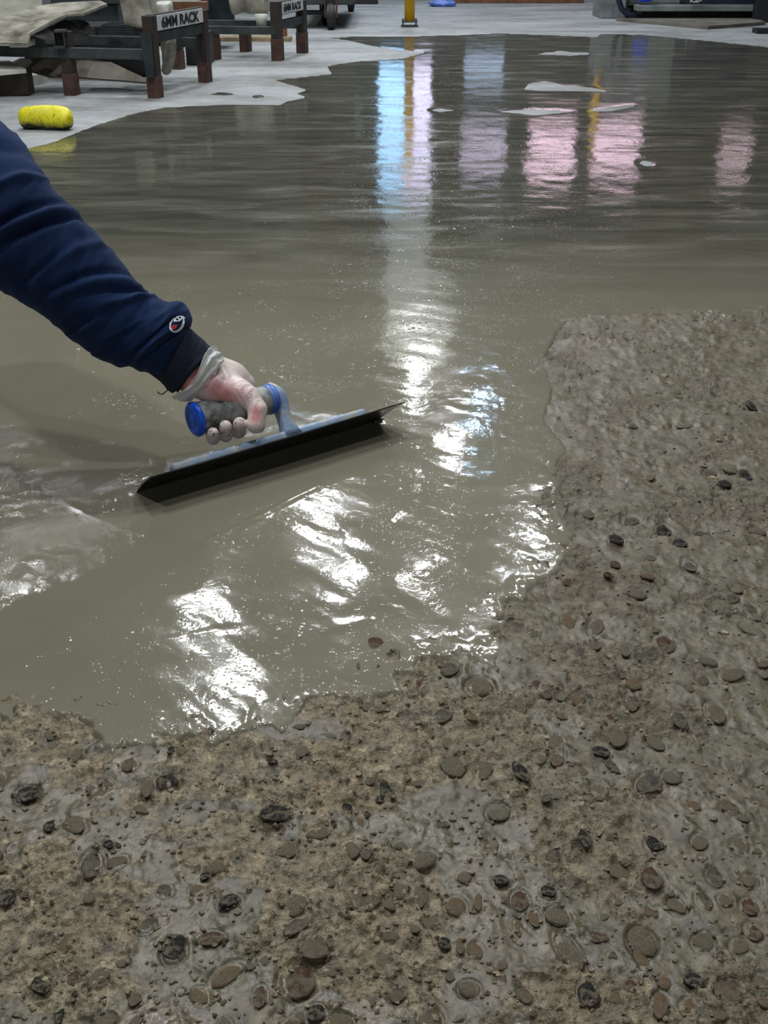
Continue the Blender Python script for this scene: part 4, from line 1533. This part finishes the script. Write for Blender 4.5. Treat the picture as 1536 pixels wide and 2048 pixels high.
def lettering(text, parent, m, c, xdir, zdir, height, width):
    fc = bpy.data.curves.new('lettering', 'FONT')
    fc.body = text
    fc.align_x, fc.align_y = 'CENTER', 'CENTER'
    fc.size = 1.0
    fc.offset = 0.03
    fc.extrude = 0.02
    o = bpy.data.objects.new('lettering', fc)
    COL.objects.link(o)
    bpy.context.view_layer.update()
    d = bpy.context.evaluated_depsgraph_get()
    me = bpy.data.meshes.new_from_object(o.evaluated_get(d))
    bpy.data.objects.remove(o)
    bpy.data.curves.remove(fc)
    n = len(me.vertices)
    co_ = np.empty(n * 3, np.float32)
    me.vertices.foreach_get('co', co_)
    co_ = co_.reshape(-1, 3)
    lo2, hi2 = co_.min(0), co_.max(0)
    co_ -= (lo2 + hi2) / 2
    co_[:, 0] *= width / (hi2[0] - lo2[0])
    co_[:, 1] *= height / (hi2[1] - lo2[1])
    co_[:, 2] *= 0.05
    x, z = np.array(xdir), np.array(zdir)
    y = np.cross(x, z)
    co_ = c + co_[:, :1] * x + co_[:, 1:2] * z + co_[:, 2:3] * y
    co_ -= np.array(parent.parent.location if parent.parent else parent.location)
    me.vertices.foreach_set('co', co_.astype(np.float32).ravel())
    me.update()
    return mesh_obj('lettering', me, m, parent)


def rack(label, feet, tops, width, sign_rows, bar_rows, rail_rows, foot_h, rail_ext, text_h):
    A, B, Cc, Dd = [V(G(*f)) for f in feet]
    root = empty('glass_rack', (A.x, A.y, 0), label, 'rack')
    u = (B - A).normalized()
    w_ = (Cc - A).normalized()
    rot = Matrix((w_, u, Vector((0, 0, 1)))).transposed()
    for P, ty in zip((A, B, Cc, Dd), tops):
        zt = zrow(P.y, ty)
        bmx = bmesh.new()
        box(bmx, (P.x, P.y, (zt + foot_h) / 2), (width, width, zt - foot_h), 0.003, rot)
        lg = part('leg', bmx, M['darkiron'], root)
        bmx = bmesh.new()
        box(bmx, (P.x, P.y, foot_h / 2), (width * 1.1, width * 1.1, foot_h), 0.003, rot)
        bmx.transform(Matrix.Translation(-Vector(root.location)))
        build('foot', bmx, M['rust'], lg)
    out = -w_ * (width / 2)
    zs_ = [zrow(A.y, sign_rows[0]), zrow(A.y, sign_rows[1])]
    zb = [zrow(A.y, bar_rows[0]), zrow(A.y, bar_rows[1])]
    bmx = bmesh.new()
    bar(bmx, A + Vector((0, 0, (zs_[0] + zs_[1]) / 2)), B + Vector((0, 0, (zs_[0] + zs_[1]) / 2)), zs_[0] - zs_[1] + .01, width * .6, 0.003, up=w_)
    part('top_rail', bmx, M['darkiron'], root)
    bmx = bmesh.new()
    bar(bmx, A + Vector((0, 0, (zb[0] + zb[1]) / 2)), B + Vector((0, 0, (zb[0] + zb[1]) / 2)), zb[0] - zb[1], width * .7, 0.003, up=w_)
    part('cross_rail', bmx, M['teal'], root)
    zr = [zrow(A.y, rail_rows[0]), zrow(A.y, rail_rows[1])]
    bmx = bmesh.new()
    zz = Vector((0, 0, (zr[0] + zr[1]) / 2))
    bar(bmx, A + zz - u * width * .2, A + w_ * rail_ext + zz - u * width * .2, zr[0] - zr[1], width * .7, 0.003, up=u)
    part('side_rail', bmx, M['railgrey'], root)
    bmx = bmesh.new()
    bar(bmx, B + zz, B + w_ * rail_ext + zz, zr[0] - zr[1], width * .7, 0.003, up=u)
    part('side_rail', bmx, M['railgrey'], root)
    L = (B - A).length
    sc = A + u * (L * 0.5) + Vector((0, 0, (zs_[0] + zs_[1]) / 2)) - w_ * (width * .3 + .004)
    bmx = bmesh.new()
    box(bmx, sc, (0.004, L - width * 1.0, zs_[0] - zs_[1]), 0.001, rot)
    sg = part('sign', bmx, M['sign'], root)
    sg['label'] = 'white sign plate reading 6MM RACK'
    lettering('6MM RACK', sg, M['ink'], np.array(sc - w_ * 0.003), np.array(u), np.array((0, 0, 1.0)), (zs_[0] - zs_[1]) * text_h, (L - width) * 0.80)
    return root, A, B, Cc, Dd, u, w_


r1, A1, B1, C1, D1, u1, w1 = rack('nearer dark steel glass rack with a white 6MM RACK sign, beside the yellow bundle', ((312, 195), (411, 164), (145, 190), (358, 138)), (31, 20, 62, 50), 0.047, (32, 63), (66, 87), (98, 119), 0.088, 0.78, 0.74)
# gusset plate on the near corner
bm = bmesh.new()
pts = [at_row(x, y, A1.y - 0.03) for x, y in ((280, 66), (303, 65), (310, 154), (294, 156))]
slab(bm, pts, 0.008)
part('gusset', bm, M['teal'], r1)
bm = bmesh.new()
for (x0, x1, y0, y1) in ((107, 111, 62, 95), (125, 130, 62, 95), (107, 130, 60, 65), (107, 130, 92, 97)):
    pbox(bm, x0, x1, y0, y1, C1.y - 0.06, 0.05)
part('tube_end', bm, M['railgrey'], r1)
r2, A2, B2, C2, D2, u2, w2 = rack('farther dark steel rack with a small 6MM RACK sign, beside the cart', ((556, 121), (605, 106), (430, 119), (492, 103)), (3, 0, 52, 48), 0.05, (6, 29), (42, 58), (53, 69), 0.11, 0.62, 0.7)


def thing(name, label, cat, m, fn, smooth=False, group=None, base=None):
    bmx = bmesh.new()
    fn(bmx)
    c = Vector((0, 0, 0))
    for v in bmx.verts:
        c += v.co
    c /= len(bmx.verts)
    z = min(v.co.z for v in bmx.verts)
    loc = Vector((c.x, c.y, z))
    bmx.transform(Matrix.Translation(-loc))
    o = build(name, bmx, m, None, smooth)
    o.location = loc
    return tag(o, label, cat, group)


def sheet(pts, thick):
    return lambda bmx: slab(bmx, [at_row(x, y, Y) for x, y, Y in pts], thick)


def rumple(bmx, amp, scale, seed):
    for v in bmx.verts:
        n = Vector((math.sin(v.co.z * scale + seed) + math.sin(v.co.x * scale * 1.7 + seed * 2), math.sin(v.co.x * scale + seed * 3) + math.cos(v.co.z * scale * 1.3), math.sin(v.co.x * scale * 1.4 + v.co.y * scale)))
        v.co += n * amp


# loads on and under the near rack
thing('glass_stack', 'dark stack of glass lying across the near rack', 'glass', M['darkglass'],
      lambda b_: [box(b_, (A1.x - 0.17 + 0.006 * k, A1.y + 0.40, zrow(A1.y, 97) + 0.03 + 0.011 * k), (0.24, 0.20, 0.010), 0.001) for k in range(4)])
thing('grey_film', 'crumpled dark grey film under the long cream sheet on the near rack', 'film', M['film'],
      lambda b_: (bmesh.ops.create_icosphere(b_, subdivisions=4, radius=1, matrix=Matrix.Translation(at_row(122, 60, 5.40)) @ Matrix.Diagonal((.16, .10, .038, 1))),
                  [setattr(v, 'co', v.co + Vector((.012 * math.sin(v.co.z * 70), .01 * math.sin(v.co.x * 50), .010 * math.sin(v.co.x * 45 + v.co.y * 60)))) for v in b_.verts]), True)
thing('plastic_sheet', 'long cream plastic sheet sloping over the left end of the near rack', 'sheet', M['sheet'],
      sheet([(-70, 84, 4.98), (56, 86, 4.98), (60, 66, 5.02), (100, 43, 5.12), (132, 28, 5.22), (166, 27, 5.25), (214, 7, 5.45), (200, 1, 5.52), (120, 5, 5.50), (70, 12, 5.46), (-70, 62, 5.15)], 0.010))
thing('plastic_sheet', 'dull cream sheet behind, at the top left corner', 'sheet', M['sheetgrey'],
      sheet([(-70, 66, 5.40), (84, 12, 5.66), (84, -30, 5.9), (-70, -30, 5.8)], 0.012))
thing('sheet_end', 'short pale block under the low end of the cream sheet', 'block', M['white'],
      lambda b_: pbox(b_, 17, 56, 82, 95, 5.02, 0.12, 0.004))
thing('grey_board', 'grey board leaning under the side rail of the near rack', 'board', M['card'],
      sheet([(16, 128, 5.29), (40, 116, 5.33), (176, 117, 5.30), (222, 124, 5.30), (297, 159, 5.26), (290, 164, 5.22), (150, 153, 5.22), (98, 152, 5.22)], 0.010))
thing('white_board', 'white board lying flat at the left edge above the floor slab', 'board', M['white'],
      sheet([(-70, 124, 5.10), (18, 121, 5.25), (52, 138, 5.05), (-70, 150, 4.95)], 0.016))
thing('white_slab', 'white slab on the floor at the left edge behind the yellow bundle', 'slab', M['white'],
      lambda b_: slab(b_, [(G(-70, 178)[0], G(-70, 178)[1], .045), (G(14, 184)[0], G(14, 184)[1], .045), (G(96, 166)[0], G(96, 166)[1], .045), (G(20, 160)[0], G(20, 160)[1], .045)], 0.045))
thing('support_block', 'dark block between the white board and the slab', 'block', M['darkiron'],
      lambda b_: pbox(b_, -70, 56, 142, 172, 5.10, 0.09, 0.004, True))


def padded(b_, x0, x1, y0, y1, Y, dy, seed, amp=0.008):
    pbox(b_, x0, x1, y0, y1, Y, dy, 0.012)
    bmesh.ops.subdivide_edges(b_, edges=list(b_.edges), cuts=3, use_grid_fill=True)
    rumple(b_, amp, 26, seed)


thing('wrapped_bundle', 'cream wrapped bundle on the near rack, left of the sign', 'bundle', M['sheet'], lambda b_: padded(b_, 238, 302, -20, 54, A1.y + 0.16, 0.16, 1.0), True)
thing('foam_block', 'bright white block on the near rack, above the sign', 'block', M['white'], lambda b_: padded(b_, 304, 341, 6, 40, A1.y + 0.36, 0.12, 2.0, .003), True)
thing('timber_block', 'brown timber above the right end of the near sign', 'timber', M['browntimber'], lambda b_: pbox(b_, 338, 412, 4, 22, B1.y + 0.10, 0.10, 0.003))
thing('white_lath', 'thin pale lath lying on the brown timber', 'timber', M['white'], lambda b_: pbox(b_, 300, 398, -3, 4, B1.y + 0.10, 0.08, 0.002))
thing('plastic_bag', 'pale plastic bag hanging below the near sign', 'bag', M['sheet'],
      lambda b_: (tube(b_, [at_row(x, y, A1.y + 0.32) for x, y in ((336, 76), (337, 92), (336, 110), (334, 128), (333, 142), (332, 150))], [.030, .036, .030, .026, .024, .012], 14), rumple(b_, .003, 60, 1.0)), True)
thing('dark_block', 'long dark filler box added behind the near rack to cover the bright floor', 'crate', M['black'], lambda b_: pbox(b_, 40, 292, 52, 120, 5.78, 0.3, 0.006, True))  # added dark filler, covers the bright floor seen under the rack
thing('dark_block', 'dark crate on the floor between the two racks', 'crate', M['black'], lambda b_: pbox(b_, 368, 418, 66, 126, 6.28, 0.22, 0.006, True))
thing('glass_stack', 'dark panes standing stacked behind the far rack, seen past the near sign', 'glass', M['darkglass'],
      lambda b_: [pbox(b_, 392 + 5 * k, 470, -60, 62, 7.16 + 0.05 * k, 0.03) for k in range(5)])
thing('teal_cabinet', 'teal cabinet far back above the cream sheets', 'cabinet', M['teal'],
      lambda b_: (pbox(b_, 85, 250, -120, 8, 7.6, 0.5, 0.01), pbox(b_, 92, 243, 8, 90, 7.7, 0.4, 0.01, True)))
# far rack loads
thing('tarpaulin_bag', 'grey-green tarpaulin sack on the far rack, left of its sign', 'sack', M['sheet'],
      lambda b_: (padded(b_, 456, 534, -40, 27, A2.y + 0.12, 0.2, 3.0, .010)), True)
thing('paper_cup', 'small white paper cup-like scrap on the far rack rail', 'cup', M['white'],
      lambda b_: cyl(b_, at_row(523, 52, A2.y + .06), at_row(522, 28, A2.y + .06), .026, .034, 16), True)
thing('timber_beam', 'bare timber beam on the floor behind the far rack legs', 'timber', M['timber'], lambda b_: pbox(b_, 436, 582, 74, 90, G(500, 91)[1] + 0.25, 0.12, 0.006))
thing('brown_block', 'brown wooden block on the timber beam by the far rack', 'timber', M['browntimber'], lambda b_: pbox(b_, 553, 573, 56, 75, G(500, 91)[1] + 0.27, 0.08, 0.004))

# cart
ct = empty('flat_cart', (-0.45, 8.6, 0), 'dark steel cart with rusty wheels beyond the far rack', 'cart')
bm = bmesh.new()
pbox(bm, 600, 706, -14, 10, 8.6, 1.6, 0.01)
part('deck', bm, M['railgrey'], ct)
bm = bmesh.new()
pbox(bm, 596, 656, 21, 30, 8.75, 0.06, 0.004)
part('axle_beam', bm, M['teal'], ct)
for (px_, py_, Y, rr, lab) in ((662, 32, 8.55, .115, 1), (652, 22, 8.95, .1, 0), (702, 4, 10.4, .1, 0)):
    c = at_row(px_, py_, Y)
    rr = c.z if c.z > 0.04 else rr
    bm = bmesh.new()
    cyl(bm, c - Vector((.026, 0, 0)), c + Vector((.026, 0, 0)), rr, seg=28)
    bmesh.ops.bevel(bm, geom=[e for e in bm.edges if len(e.link_faces) == 2 and e.calc_face_angle(0) > 1], offset=.008, segments=2, affect='EDGES')
    wh = part('wheel', bm, M['black'], ct, False)
    bm = bmesh.new()
    cyl(bm, c - Vector((.030, 0, 0)), c + Vector((.030, 0, 0)), rr * .5, seg=20)
    bm.transform(Matrix.Translation(-Vector(ct.location)))
    build('hub', bm, M['rust'], wh)
    bm = bmesh.new()
    for sx__ in (.04, -.04):
        box(bm, (c.x + sx__, c.y, c.z + rr * .7), (.012, .05, rr * 1.6), .002)
    box(bm, (c.x, c.y, c.z + rr * 1.45), (.09, .05, .012), .002)
    part('fork', bm, M['rust'], ct)

# yellow posts
bl_ = {}
for (px_, py_, r, lab) in ((819, 53, .037, 'yellow bollard bolted to a plate in the middle of the far floor'), (1206, 27, .034, 'yellow bollard farther back beside the grey machine')):
    g = G(px_, py_)
    t = empty('bollard', (g[0], g[1], 0), lab, 'bollard')
    bm = bmesh.new()
    cyl(bm, (0, 0, .036), (0, 0, 1.0), r, seg=28)
    bmesh.ops.create_uvsphere(bm, u_segments=24, v_segments=12, radius=r, matrix=Matrix.Translation((0, 0, 1.0)) @ Matrix.Diagonal((1, 1, .4, 1)))
    build('post', bm, M['yellow'], t, True)
    bm = bmesh.new()
    box(bm, (0, 0, .033), (.112, .112, .008), .001)
    build('base_plate', bm, M['railgrey'], t)
    bm = bmesh.new()
    box(bm, (0, 0, .004), (.124, .124, .008), .001)
    build('floor_plate', bm, M['darkiron'], t)
    for ax in (-.047, .047):
        for ay in (-.047, .047):
            bm = bmesh.new()
            cyl(bm, (ax, ay, .004), (ax, ay, .052), .005, seg=10)
            cyl(bm, (ax, ay, .037), (ax, ay, .044), .009, seg=6)
            build('bolt', bm, M['railgrey'], t)


# yellow bundle
def bundle(b_):
    a, c = G(41, 257), G(150, 259)
    a, c = V(a) + Vector((0, .0, .036)), V(c) + Vector((0, -.01, .036))
    n = 40
    rings = []
    for i in range(n + 1):
        k = i / n
        p = a.lerp(c, k)
        r = .038 * (1 - abs(2 * k - 1) ** 7) ** .5 * (1 + .05 * math.sin(k * 7 + 1)) + .002
        p.z = .037 + .004 * math.sin(k * 3.1)
        ring = []
        for j in range(28):
            an = 2 * math.pi * j / 28
            q = 1 + .05 * math.sin(3 * an + 5 * k) + .05 * math.sin(9 * k + 2 * an) - .16 * math.exp(-((an - 5.3) / .14) ** 2) * (k > .1)
            ring.append(b_.verts.new(p + Vector((0.0, r * q * math.cos(an), max(-.0365, r * q * math.sin(an))))))
        rings.append(ring)
    for A_, B_ in zip(rings, rings[1:]):
        for j in range(28):
            b_.faces.new((A_[j], A_[(j + 1) % 28], B_[(j + 1) % 28], B_[j]))
    b_.faces.new(rings[0][::-1])
    b_.faces.new(rings[-1])


m, nt, b = mat('dirty_yellow_plastic')
co = coords(nt)
n1 = noise(nt, 70, 5, 0.7, co)
spk = ramp(nt, n1, [(0.33, srgb(40, 38, 10)), (0.40, srgb(216, 206, 24)), (0.7, srgb(240, 232, 52))])
sx_ = nt.nodes.new('ShaderNodeSeparateXYZ')
nt.links.new(co, sx_.inputs[0])
low_dark = ramp(nt, mth(nt, 'ADD', mth(nt, 'MULTIPLY', sx_.outputs[2], 9.0), mth(nt, 'MULTIPLY', noise(nt, 22, 4, 0.6, co), 0.5)), [(0.36, (1, 1, 1)), (0.52, (0, 0, 0))])  # darker towards the bottom, with a noisy upper edge
nt.links.new(mixc(nt, low_dark, spk, srgb(46, 44, 22)), b.inputs['Base Color'])
b.inputs['Roughness'].default_value = 0.5
bump(nt, b, noise(nt, 60, 4, 0.6, co), 0.4, 0.004)
thing('yellow_bundle', 'dirty yellow rolled bundle on the pale floor, left of the wet mortar', 'bundle', m, bundle, True)

# machine at the far right
mc = empty('low_machine', (2.6, 9.3, 0), 'grey low machine with a dark gap beneath, at the top right', 'machine')
for (nm, m_, args) in (('beam', 'steelgrey', (1276, 1531, 11, 23, 9.3, .16, .006)), ('gap_shade', 'black', (1284, 1524, 23, 42, 9.42, .8, .004)), ('cabinet', 'navybox', (1396, 1514, -160, 10, 9.45, .7, .01)),  # black box stands in for the shade in the gap under the machine
                       ('drum', 'bluemach', (1281, 1306, -30, 4, 9.35, .12, .02)), ('body', 'steelgrey', (1250, 1400, -160, 10, 9.75, .5, .02)), ('end_box', 'steelgrey', (1211, 1250, -90, 36, 9.6, .4, .01)),
                       ('leg', 'black', (1520, 1545, -30, 48, 9.2, .1, .004))):
    bm = bmesh.new()
    pbox(bm, *args, floor=nm in ('gap_shade', 'end_box', 'leg'))
    part(nm, bm, M[m_], mc)
bm = bmesh.new()
tube(bm, [at_row(x, y, 9.35) for x, y in ((1236, -60), (1237, 0), (1243, 18), (1256, 30), (1282, 36))], .022, 12)
part('hose', bm, M['navybox'], mc, True)
bm = bmesh.new()
for (x0, x1, y0, y1) in ((1382, 1384, -2, 5), (1382, 1398, 3, 5), (1392, 1404, 1, 2)):
    pbox(bm, x0, x1, y0, y1, 9.28, .02)
part('white_bracket', bm, M['white'], mc)
thing('floor_sheet', 'grey sheet lying on the floor in front of the low machine', 'sheet', M['card'],
      lambda b_: slab(b_, [(*G(1232, 42)[:2], .022), (*G(1415, 59)[:2], .022), (*G(1530, 50)[:2], .022), (*G(1500, 39)[:2], .022)], 0.02))
thing('dark_box', 'small dark box on the floor at the right edge', 'box', M['black'], lambda b_: (pbox(b_, 1515, 1560, 58, 68, G(1520, 68)[1], .12, .004, True)))
thing('pallet_beam', 'low brown beam along the foot of the far wall', 'beam', M['browntimber'], lambda b_: pbox(b_, 898, 1168, -6, 5.5, 11.55, .12, .006, True))
thing('dark_pallet', 'low dark pallet at the far left of the far floor', 'pallet', M['black'], lambda b_: pbox(b_, 700, 756, -6, 5, 11.4, .3, .006, True))
thing('blue_tarp', 'crumpled blue tarpaulin on the far floor right of the bollard', 'tarpaulin', M['bluering'],
      lambda b_: (bmesh.ops.create_icosphere(b_, subdivisions=3, radius=1, matrix=Matrix.Translation(at_row(885, 8, 11.1)) @ Matrix.Diagonal((.13, .1, .035, 1))), rumple(b_, .006, 40, 2)), True)
